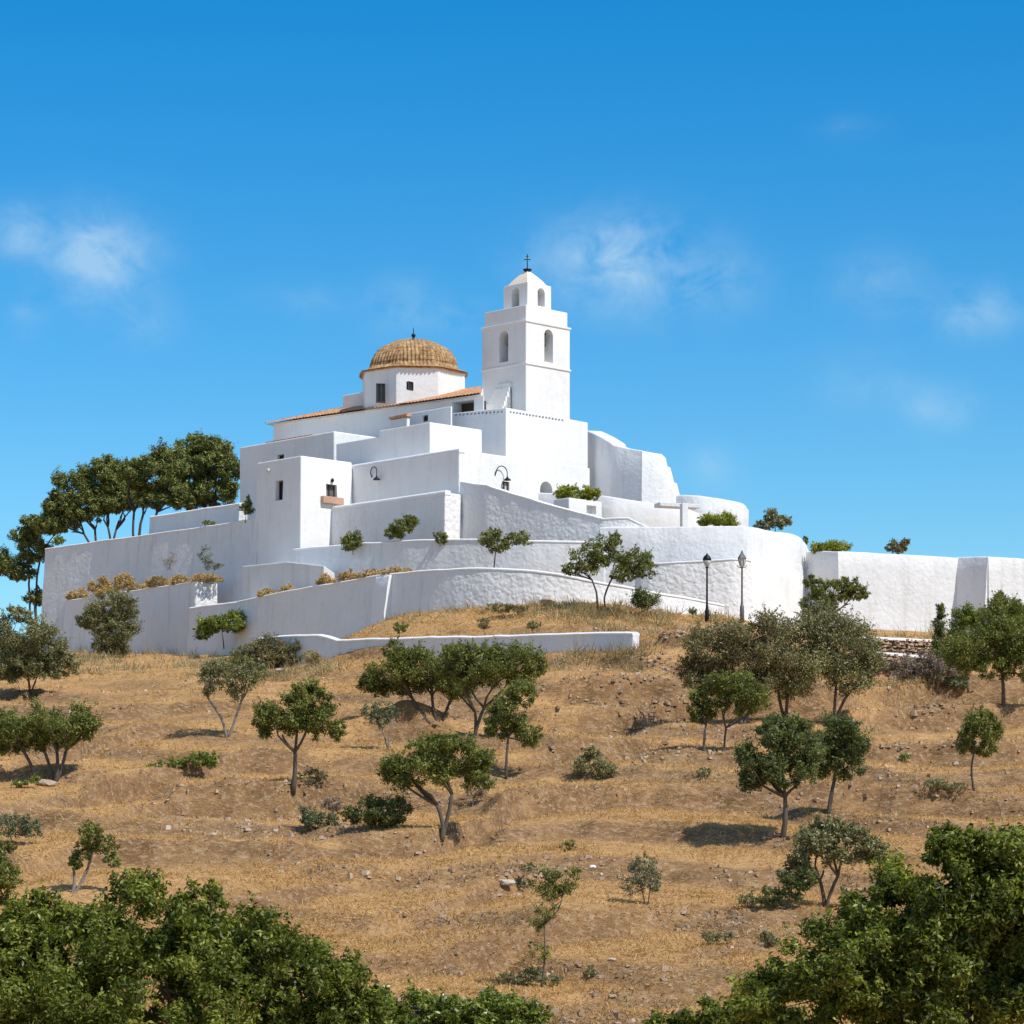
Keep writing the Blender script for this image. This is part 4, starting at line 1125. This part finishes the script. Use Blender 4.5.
# ---- at the foot of the walls
plant('olive_tree', 'spreading olive green bush at the left edge below the long wall', BU, (30, 690), [(25, 640, 36, 26), (50, 650, 24, 24), (10, 655, 30, 26), (18, 615, 16, 10), (25, 668, 40, 18), (58, 667, 22, 14)], 'leaf_olive', .13, .45, 3.2, tr=.07, stems=[(25, 665), (40, 665)])
plant('olive_tree', 'rounded olive tree standing against the lower left wall', T, (114, 658), [(110, 612, 26, 20), (120, 630, 22, 20), (98, 622, 18, 18), (125, 608, 18, 16), (86, 622, 10, 10), (108, 645, 20, 12), (118, 650, 14, 8)], 'leaf_olive', .13, .45, 3.0, stems=[(112, 640), (118, 638)], tr=.08, bark='bark_pale')
plant('juniper', 'bright green flat spreading juniper against the shaded left wall', BU, (224, 645), [(222, 624, 26, 10), (205, 632, 14, 8), (238, 617, 12, 8), (212, 626, 16, 9)], 'leaf_fresh', .14, .45, 3.6, stems=[(222, 632)], tr=.05, Y=197.2)
plant('dry_shrub', 'big dark dry bramble mound at the left end of the low bluish wall', 'shrub', (275, 668), [(275, 650, 28, 15), (255, 653, 20, 13), (294, 653, 18, 13), (243, 657, 13, 9), (278, 660, 30, 8)], 'leaf_brown', .12, .3, 3.4, tr=.03)
plant('green_bush', 'loose green shrub in front of the dry bramble mound', BU, (246, 676), [(240, 664, 16, 10), (258, 672, 14, 8)], 'leaf_carob', .11, .4, 2.2, tr=.03)
plant('olive_shrub', 'dark tuft on the dry mound nearest the middle of the low wall coping', 'shrub', (484, 630), [(483, 624, 7, 6)], 'leaf_brown', .1, .4, 2.4, tr=.02, Y=163)
plant('olive_shrub', 'low olive tuft on the dry mound right of the dark tuft', 'shrub', (533, 630), [(533, 626, 8, 5)], 'leaf_olive', .1, .4, 2.4, tr=.02, Y=163)
plant('green_bush', 'small green tuft behind the low wall at the left end of the mound', BU, (400, 634), [(399, 628, 9, 6)], 'leaf_carob', .1, .4, 2.6, tr=.02, Y=167)
plant('dry_shrub', 'brown scrub patch on top of the dry mound below the curved wall', 'shrub', (505, 613), [(500, 608, 16, 5), (518, 609, 12, 4)], 'leaf_brown', .1, .3, 2.2, tr=.02, Y=171)
plant('dry_tussock', 'pale dry grass tussock in front of the left part of the low bluish wall', 'grass tuft', (312, 667), [(312, 657, 12, 8)], 'palegrass', .2, .12, 3, tr=.02)
plant('carob_tree', 'two stemmed spreading tree on the mound in front of the curved wall', T, (598, 607), [(585, 562, 20, 17), (605, 552, 20, 17), (632, 560, 22, 17), (645, 570, 15, 10), (572, 570, 11, 8), (615, 540, 8, 8), (625, 575, 18, 8)], 'leaf_carob', .13, .5, 2.3, stems=[(592, 580, 597), (612, 578, 605)], tr=.08, Y=171)
plant('round_bush', 'dark round bush beside the two stemmed tree on the mound', BU, (645, 606), [(645, 600, 14, 13)], 'leaf_dark', .11, .5, 5, tr=.03, Y=171.5, rc=.5)
plant('green_tuft', 'little green tuft left of the dark lamp', BU, (693, 614), [(693, 611, 5, 4)], 'leaf_olive', .1, .4, 3, tr=.02, Y=172)
plant('young_tree', 'leaning small tree with a flat crown standing on the curved wall', T, (494, 566), [(486, 540, 10, 9), (500, 545, 14, 9), (520, 539, 15, 8), (492, 533, 12, 5)], 'leaf_carob', .13, .5, 2.4, stems=[(496, 550)], tr=.05, Y=181)
plant('hanging_shrub', 'round green shrub hanging over the middle wall near the house', BU, (353, 551), [(353, 541, 12, 10), (348, 546, 8, 7)], 'leaf_carob', .13, .5, 3.4, Y=196.6, tr=.03)
plant('hanging_shrub', 'largest green shrub on the middle wall in front of the stone block', BU, (400, 543), [(402, 526, 15, 10), (394, 533, 11, 8), (412, 521, 8, 6)], 'leaf_carob', .13, .5, 3.4, Y=194.8, tr=.04)
plant('hanging_shrub', 'small green shrub on the middle wall below the bright stone end', BU, (440, 543), [(440, 538, 9, 7)], 'leaf_carob', .13, .5, 3.4, Y=192.2, tr=.03)
plant('wall_bush', 'green bush with a bare stick at the left corner of the house', BU, (245, 519), [(246, 510, 7, 8), (248, 502, 4, 7)], 'leaf_carob', .14, .5, 3.6, Y=206.5, tr=.03)
plant('wall_bush', 'tiny flat green plant on the top of the long wall', BU, (209, 526), [(209, 523, 7, 2.5)], 'leaf_fresh', .13, .5, 3.5, Y=210.2, tr=.02)
plant('wall_bush', 'yellow green bush at the upper left end of the long wall under the pines', BU, (58, 546), [(58, 541, 7, 5)], 'leaf_fresh', .14, .5, 4, Y=222, tr=.02)
k = 0
for (x, y, rx, ry, YY, lab) in [(78, 592, 10, 5, 216.5, 'golden dry plant clump at the far left of the planted wall ledge'), (101, 583, 11, 8, 214, 'tall golden dry clump on the planted ledge left of the middle one'),
        (124, 578, 9, 8, 212, 'tallest golden dry clump on the planted wall ledge'), (110, 589, 12, 5, 213.3, 'low reddish dry clump under the two tall golden clumps'), (140, 585, 10, 4, 210.6, 'low rusty dry clump right of the tallest golden clump'),
        (160, 579, 12, 5, 208.6, 'wide golden dry clump in the right half of the planted ledge'), (180, 577, 7, 5, 206.8, 'small golden dry clump at the right end of the planted ledge'), (206, 575, 13, 4, 205, 'golden dry tuft on the chipped sunlit wall end')]:
    plant('dry_bush', lab, 'dry bush', (x, y + ry), [(x, y + 3, rx * 1.25, ry * 1.1), (x - rx * .6, y + 5, rx * .8, ry * .8), (x + rx * .6, y + 5, rx * .8, ry * .8)], 'golden', .13, .3, 3.0, Y=YY + .35, tr=.02, group='golden dry plants on the wall ledge', twigs=5)
plant('dry_weed', 'tall pale skeleton weed rising from the chipped wall end', 'dry weed', (208, 578), [(206, 556, 9, 9), (213, 566, 9, 5), (218, 566, 6, 3)], 'leaf_sage', .1, .35, .8, Y=205.3, tr=.03, bark='bark_pale')
plant('dry_weed', 'faint leafless twiggy weed on the planted ledge', 'dry weed', (170, 577), [(170, 562, 9, 10)], 'twig', .12, .12, .45, Y=208, tr=.02, bark='bark_pale', twigs=14)
for (x, y, rx, ry, YY, lab) in [(268, 591, 9, 4, 195.3, 'dry golden tuft on the curved wall farthest left'), (287, 587, 7, 4, 193.3, 'dry golden tuft on the curved wall below the platform'), (326, 578, 9, 5, 189.4, 'dry tuft on the curved wall right of the platform end'),
        (350, 574, 10, 5, 187.2, 'dry golden clump on the curved wall second from the right'), (372, 572, 12, 4, 185, 'long dry golden clump on the curved wall'), (398, 569, 14, 3.5, 182.8, 'low greenish dry clump on the curved wall at the right end of the row')]:
    plant('dry_bush', lab, 'dry bush', (x, y + ry), [(x, y + 2, rx * 1.2, ry * 1.2), (x - rx * .5, y + 4, rx * .8, ry * .8), (x + rx * .5, y + 4, rx * .8, ry * .8)], 'golden', .13, .3, 3.0, Y=YY + .35, tr=.02, group='dry tufts along the curved wall', twigs=5)
# ---- on the upper terraces
plant('clipped_shrub', 'bright green clipped shrub growing in the white planter', BU, (577, 498), [(577, 493, 24, 8), (563, 494, 11, 6), (591, 495, 10, 6)], 'leaf_hedge', .15, .5, 4.5, Y=197.2, tr=.03)
plant('clipped_hedge', 'yellow green clipped oval hedge on top of the bastion', 'hedge', (718, 527), [(718, 521, 16, 7), (706, 522, 9, 6), (730, 522, 9, 6), (724, 521, 10, 7)], 'leaf_hedge', .10, .5, 6, Y=190.5, tr=.03, rc=.6)
plant('round_bush', 'grey green bush at the right edge of the bastion top', BU, (776, 532), [(775, 519, 13, 10), (764, 525, 11, 7), (783, 523, 8, 9)], 'leaf_olive', .14, .5, 3.2, Y=192.5, tr=.04)
plant('wall_bush', 'tiny bush peeping over the gap between bastion and boundary wall', BU, (805, 548), [(805, 541, 3, 5)], 'leaf_carob', .12, .5, 3, Y=197, tr=.02)
plant('clipped_hedge', 'yellow green box hedge on top of the boundary wall', 'hedge', (830, 552), [(819, 548, 8, 6), (826, 548, 9, 6), (834, 548, 9, 6), (841, 548, 8, 6)], 'leaf_hedge', .12, .5, 6, Y=192.6, tr=.03, rc=.6)
plant('round_bush', 'small round bush alone above the boundary wall', BU, (899, 556), [(898, 547, 9, 8), (904, 545, 8, 6), (893, 548, 7, 6)], 'leaf_brown', .12, .5, 3, Y=193.6, tr=.04)
# ---- pines behind the long wall
PN = dict(leaf='leaf_pine', size=.28, asp=.26, bark='bark_pine', rc=.25, kk=2.7, cover=5.2, up=.5, flat=.75, nmax=60000, twigs=12, depth=.8)
plant('pine_tree', 'tallest dark pine close to the church wing', T, (196, 560), [(205, 462, 30, 22), (188, 470, 26, 28), (226, 472, 16, 26), (212, 492, 28, 16), (193, 446, 20, 12), (185, 498, 22, 14), (218, 452, 16, 14)], stems=[(190, 515), (206, 513)], tr=.2, Y=232, **PN)
plant('pine_tree', 'dark umbrella pine with forked trunks visible above the long wall', T, (143, 560), [(150, 475, 26, 20), (168, 466, 20, 22), (134, 474, 20, 16), (168, 490, 20, 12), (150, 492, 16, 8), (155, 500, 22, 9), (180, 500, 16, 9)], stems=[(143, 515), (134, 512, 139), (157, 512, 147)], tr=.15, Y=229, **PN)
plant('pine_tree', 'broad dark pine over the left part of the long wall', T, (102, 565), [(100, 482, 30, 20), (74, 490, 26, 20), (118, 486, 18, 20), (130, 500, 16, 10), (64, 520, 22, 14), (82, 508, 34, 16), (106, 466, 18, 10), (115, 504, 18, 10), (60, 505, 18, 12), (108, 505, 26, 10), (48, 525, 22, 10)], stems=[(95, 530), (108, 527, 106), (84, 534, 96), (116, 530, 108)], tr=.14, Y=236, **PN)
plant('pine_tree', 'lowest dark pine at the far left beyond the end of the long wall', T, (38, 640), [(46, 524, 26, 12), (22, 536, 18, 9), (12, 566, 20, 13), (36, 552, 18, 14), (36, 598, 12, 9), (60, 520, 20, 12), (22, 574, 16, 8), (-6, 560, 18, 14)], stems=[(37, 585), (40, 560), (30, 570)], tr=.13, Y=238, **PN)
# ---- big glossy bushes close to the viewer
NR = dict(leaf='leaf_near', size=.092, asp=.40, rc=.2, kk=2.2, up=.4, nmax=160000, twigs=14, tr=.07)
def near_bush(label, base, lobes, Y, cover, leaf=None):
    kw = dict(NR)
    if leaf: kw['leaf'] = leaf
    plant('leafy_bush', label, BU, base, lobes, Y=Y, cover=cover, parts=('foliage', 'stem'), stems=[(base[0] - 30, 1010), (base[0] + 40, 1000)], **kw)
gY = lambda px, Y: HY - gz((px - 512) * Y / F, Y) * F / Y
near_bush('huge glossy green bush filling the lower left corner', (130, gY(130, 46)), [(150, 925, 60, 55), (60, 960, 80, 60), (230, 955, 70, 55), (290, 985, 80, 60), (130, 1010, 150, 90), (310, 1020, 60, 70), (345, 1010, 40, 45), (200, 905, 30, 25), (-20, 990, 60, 80), (40, 925, 50, 35), (200, 960, 60, 40), (160, 1050, 190, 50), (20, 960, 60, 50), (330, 1045, 70, 40)], 46, 5.4)
near_bush('lower bright green bush at the bottom edge right of the huge corner bush', (455, gY(455, 50)), [(410, 1022, 60, 42), (500, 1024, 55, 36), (455, 1050, 90, 50), (370, 1030, 40, 45)], 50, 4.8, 'leaf_fresh')
near_bush('huge glossy green bush filling the lower right corner', (930, gY(930, 44)), [(985, 890, 70, 65), (900, 920, 75, 60), (1020, 950, 90, 90), (850, 970, 75, 60), (940, 1000, 110, 80), (790, 1005, 60, 45), (960, 850, 40, 28), (1020, 860, 40, 35), (975, 950, 60, 50), (930, 960, 60, 40)], 44, 5.4)
near_bush('low leafy bush at the bottom edge left of the lower right corner bush', (715, gY(715, 47)), [(715, 1030, 50, 32), (760, 1030, 50, 40), (670, 1040, 35, 28)], 47, 4.0)
# ================================================================== STRAW, RUBBLE, STONES
def sample_ground(n, y0=84, y1=164, marg=4):
    Y = 1 / rng.uniform(1 / y1 ** 1.5, 1 / y0 ** 1.5, n) ** (1 / 1.5)
    X = rng.uniform(-1, 1, n) * (.172 * Y + marg)
    return X, Y

def blades(name, X, Y, per, ln, wd, lean, mat, label, spread=.12, sink=.02, zoff=0):
    n = len(X)
    X = np.repeat(X, per) + rng.normal(0, spread, n * per); Y = np.repeat(Y, per) + rng.normal(0, spread, n * per)
    Z, rs = ground_z(X, Y)
    m = len(X)
    d = rng.normal(size=(m, 3)); d[:, 2] = np.abs(d[:, 2]) * lean + .12
    d /= np.linalg.norm(d, axis=1)[:, None]
    Ls = (ln * rng.uniform(.5, 1.5, m))[:, None]
    b = np.cross(d, rng.normal(size=(m, 3))); b /= np.linalg.norm(b, axis=1)[:, None] + 1e-9
    w = (wd * rng.uniform(.6, 1.4, m))[:, None]
    c = np.stack([X, Y, Z - sink + zoff], 1)
    V = np.stack([c - b * w * .5, c + b * w * .5, c + d * Ls + b * w * .1, c + d * Ls - b * w * .1], 1)
    var = np.clip(.5 + .9 * np.repeat(fbm(X[::per] * .5, Y[::per] * .5, 61, 3), per) + rng.normal(0, .2, m), 0, 1)
    o = quads_obj(name, V, M[mat], None, var)
    return tag(o, label, 'grass', None, 'stuff')

X, Y = sample_ground(76000, 84, 178)
keep = rng.random(len(X)) < np.clip(.74 + 1.5 * fbm(X * .25, Y * .25, 71, 3) - .16 * ground_z(X, Y)[1], .12, 1)
blades('dry_grass', X[keep], Y[keep], 6, .17, .030, .5, 'straw', 'flattened dry straw covering the terraced slope', .16)
# tall pale grass at the foot of the left walls and along the low wall
xm, ym = rng.uniform(-11, 13, 9000), rng.uniform(150, 179, 9000)
km = rng.random(9000) < np.clip(.6 + 2 * fbm(xm * .3, ym * .3, 73, 3), .05, 1)
blades('dry_grass', xm[km], ym[km], 6, .19, .035, .6, 'straw', 'dry straw on the mound between the low wall and the curved wall', .2)
gx, gy = [], []
for (x0, x1, ya, yb, n) in [(-10, 215, 648, 676, 420), (215, 330, 664, 680, 120), (545, 640, 640, 668, 120), (880, 960, 660, 700, 150), (560, 700, 606, 632, 220), (600, 770, 606, 622, 160), (360, 600, 604, 632, 140), (836, 960, 618, 640, 140)]:
    for _ in range(int(n / 5)):
        h = ground_hit(rng.uniform(x0, x1), rng.uniform(ya, yb)); 
        for _k in range(5): gx.append(h.x + rng.normal(0, .5)); gy.append(h.y + rng.normal(0, .6))
blades('tall_grass', np.array(gx), np.array(gy), 9, .55, .045, 1.6, 'palegrass', 'tall pale dry grass growing along the foot of the white walls', .18)
# dry weeds, scattered darker tufts
X, Y = sample_ground(9000, 84, 178); keep = (ground_z(X, Y)[1] > .4) & ((fbm(X * .3, Y * .3, 91, 3) > .0) & (ground_z(X, Y)[1] > .5))
blades('dry_weeds', X[keep], Y[keep], 14, .17, .035, .8, 'twig', 'brown dry weeds scattered along the terrace edges', .2)

def stones(X, Y, size):
    n = len(X); Z, _ = ground_z(X, Y)
    sg = np.array([[-1, -1, -1], [1, -1, -1], [1, 1, -1], [-1, 1, -1], [-1, -1, 1], [1, -1, 1], [1, 1, 1], [-1, 1, 1]], float)
    j = sg[None] * rng.uniform(.45, 1.0, (n, 8, 3)) * np.where(sg[None, :, 2:] > 0, .75, 1)
    sc = size[:, None] * np.stack([rng.uniform(.7, 1.5, n), rng.uniform(.7, 1.3, n), rng.uniform(.45, .9, n)], 1)
    j = j * sc[:, None, :] * .5
    a = rng.uniform(0, 6.28, n); ca, sa = np.cos(a)[:, None], np.sin(a)[:, None]
    x = j[..., 0] * ca - j[..., 1] * sa; y = j[..., 0] * sa + j[..., 1] * ca
    v = np.stack([x + X[:, None], y + Y[:, None], j[..., 2] + Z[:, None] + size[:, None] * .12], -1)
    f = np.array([[0, 3, 2, 1], [4, 5, 6, 7], [0, 1, 5, 4], [1, 2, 6, 5], [2, 3, 7, 6], [3, 0, 4, 7]])
    return v[:, f].reshape(-1, 4, 3), n
M['rubble'] = leaf_mat('rubble_stone', (.22, .14, .085), (.40, .275, .18), (.56, .44, .33), 0, .95, .1)
X, Y = sample_ground(60000); zz, rs = ground_z(X, Y)
pat = vnoise(X * .16 + 9, Y * .12, 83)
keep = (rs > .55) & (pat > .46) & (rng.random(len(X)) < .6) | ((pat > .80) & (rng.random(len(X)) < .25))
X, Y = X[keep], Y[keep]
ex, ey = [], []
for (x, y, rx, ry, n) in [(635, 632, 45, 7, 260), (640, 668, 60, 12, 320), (690, 630, 30, 8, 120), (600, 690, 50, 6, 120), (660, 715, 60, 9, 380), (600, 760, 40, 12, 160), (700, 740, 40, 20, 160), (880, 690, 40, 9, 200), (890, 715, 70, 12, 320), (880, 760, 60, 12, 200), (960, 745, 60, 10, 160),
        (240, 815, 80, 14, 420), (515, 885, 40, 12, 60), (450, 930, 60, 14, 150), (740, 930, 50, 10, 110), (520, 730, 60, 8, 120), (560, 800, 60, 10, 60), (250, 668, 40, 6, 60)]:
    for _ in range(max(4, n // 6)):
        q = ground_hit(x + rng.uniform(-1, 1) * rx, y + rng.uniform(-1, 1) * ry, 70, 185)
        for _k in range(6): ex.append(q.x + rng.normal(0, .4)); ey.append(q.y + rng.normal(0, .5))
X = np.concatenate([X, ex]); Y = np.concatenate([Y, ey])
sz = .05 + .24 * rng.random(len(X)) ** 4
V, n = stones(X, Y, sz)
o = quads_obj('rubble', V, M['rubble'], None, np.repeat(np.clip(rng.normal(.5, .25, n), 0, 1), 6))
tag(o, 'loose stone rubble lying on the terrace banks', 'rubble', None, 'stuff')

def rock(px, py, w, h, label, mat='pale_stone', seed=0):
    b = ground_hit(px, py); s = b.y / F
    bm = bmesh.new(); bmesh.ops.create_icosphere(bm, subdivisions=3, radius=1)
    r_ = np.random.default_rng(seed)
    pl = [(Vector(r_.normal(size=3)).normalized(), r_.uniform(.55, .9)) for _ in range(9)]
    for v in bm.verts:
        for nrm, dd in pl:
            e = v.co.dot(nrm) - dd
            if e > 0: v.co -= nrm * e
        v.co += Vector(r_.normal(size=3)) * .025
        v.co = Vector((v.co.x * w * s * .5, v.co.y * w * s * .4, v.co.z * h * s * .5 + h * s * .3)) + b
    me = D.meshes.new('rock'); bm.to_mesh(me); bm.free(); me.materials.append(M[mat])
    o = D.objects.new('rock', me); COL.objects.link(o)
    tag(o, label, 'rock', None, 'thing'); o['_base'] = tuple(b)
rock(505, 890, 22, 9, 'long pale rock lying left of the thin sapling', seed=1)
rock(593, 870, 8, 5, 'small white stone right of the thin sapling top', 'coping', 2)
rock(47, 786, 22, 9, 'flat brown rock at the foot of the round edge tree', 'stone', 3)
rock(656, 614, 20, 8, 'dark boulder on the mound below the round dark bush', 'stone', 4)
rock(548, 606, 20, 10, 'brown boulder half buried before the curved wall', 'stone', 5)
rock(895, 680, 14, 6, 'pale boulder on the bank below the stone terraces', seed=6)
rock(280, 672, 14, 5, 'grey slab of rock below the bramble mound', seed=7)
rock(612, 962, 9, 4, 'small pale stone in the straw below the wispy shrub', seed=8)

# dry stone terraces with whitewashed cappings at the right
def dry_wall(nodes, drop, label, seed, cap=True, tone=.45):
    root = thing('stone_wall', label, 'stone wall')
    pts = [P(*n) for n in nodes]
    path = resample([(p.x, p.y, p.z, p.z - drop) for p in pts], .3, False)
    V = []; r_ = np.random.default_rng(seed)
    d = np.gradient(path[:, :2], axis=0); d /= np.linalg.norm(d, axis=1)[:, None]
    zrows = np.arange(.09, drop, .19)
    cx, cy, cz, sz_ = [], [], [], []
    for zr in zrows:
        for i in range(len(path)):
            for k in range(2):
                cx.append(path[i, 0] + d[i, 0] * (k * .15 + r_.normal(0, .05)) + d[i, 1] * (.03 + .05 * r_.random() + zr * .12))
                cy.append(path[i, 1] + d[i, 1] * (k * .15) - d[i, 0] * (.03 + .05 * r_.random() + zr * .12))
                cz.append(path[i, 2] - zr + r_.normal(0, .03)); sz_.append(r_.uniform(.16, .34))
    cx, cy, cz, sz_ = map(np.array, (cx, cy, cz, sz_))
    V, n = stones(cx, cy, sz_)
    V = V.reshape(n, 24, 3); V[:, :, 2] += (cz - ground_z(cx, cy)[0])[:, None]; V = V.reshape(-1, 4, 3)
    quads_obj('masonry', V, M['rubble'], root, np.repeat(np.clip(r_.normal(tone, .2, n), 0, 1), 6))
    sweep('earth_core', path, lambda r: [(.05, r[3] - 1), (.05, r[2] - .03), (1.6, r[2] - .03), (1.6, r[3] - 1)], M['bank_soil'], root, .03, seed)
    if cap: sweep('coping', path, lambda r: [(-.12, r[2] - .06), (-.1, r[2] + .05), (.1, r[2] + .11), (.5, r[2] + .11), (.5, r[2] - .06)], M['coping'], root, .05, seed)
dry_wall([(862, 638, 177.5), (900, 639.5, 178), (946, 642, 178.8)], 1.0, 'upper dry stone terrace wall with a white capping line near the cypress', 3)
dry_wall([(866, 652.5, 174), (905, 655.5, 174.5), (940, 659, 175)], .9, 'lower dry stone terrace wall with a white capping line near the cypress', 4)
# ================================================================== ORIGINS AT THE BASE OF EACH THING
def finish():
    def kids(o):
        r = []
        for c in o.children: r.append(c); r += kids(c)
        return r
    for r in ROOTS:
        obs = [o for o in [r] + kids(r) if o.type == 'MESH']
        if r.type == 'MESH' and r.get('kind') in ('structure', 'stuff'): continue
        lo = np.full(3, 1e9); hi = -lo
        for o in obs:
            n = len(o.data.vertices)
            if not n: continue
            co = np.empty(n * 3, np.float32); o.data.vertices.foreach_get('co', co); co = co.reshape(-1, 3)
            lo = np.minimum(lo, co.min(0)); hi = np.maximum(hi, co.max(0))
        c = r.get('_base')
        base = Vector(c) if c is not None else Vector(((lo[0] + hi[0]) / 2, (lo[1] + hi[1]) / 2, lo[2]))
        for o in obs: o.data.transform(Matrix.Translation(-base))
        r.location = base
        if '_base' in r: del r['_base']
finish()
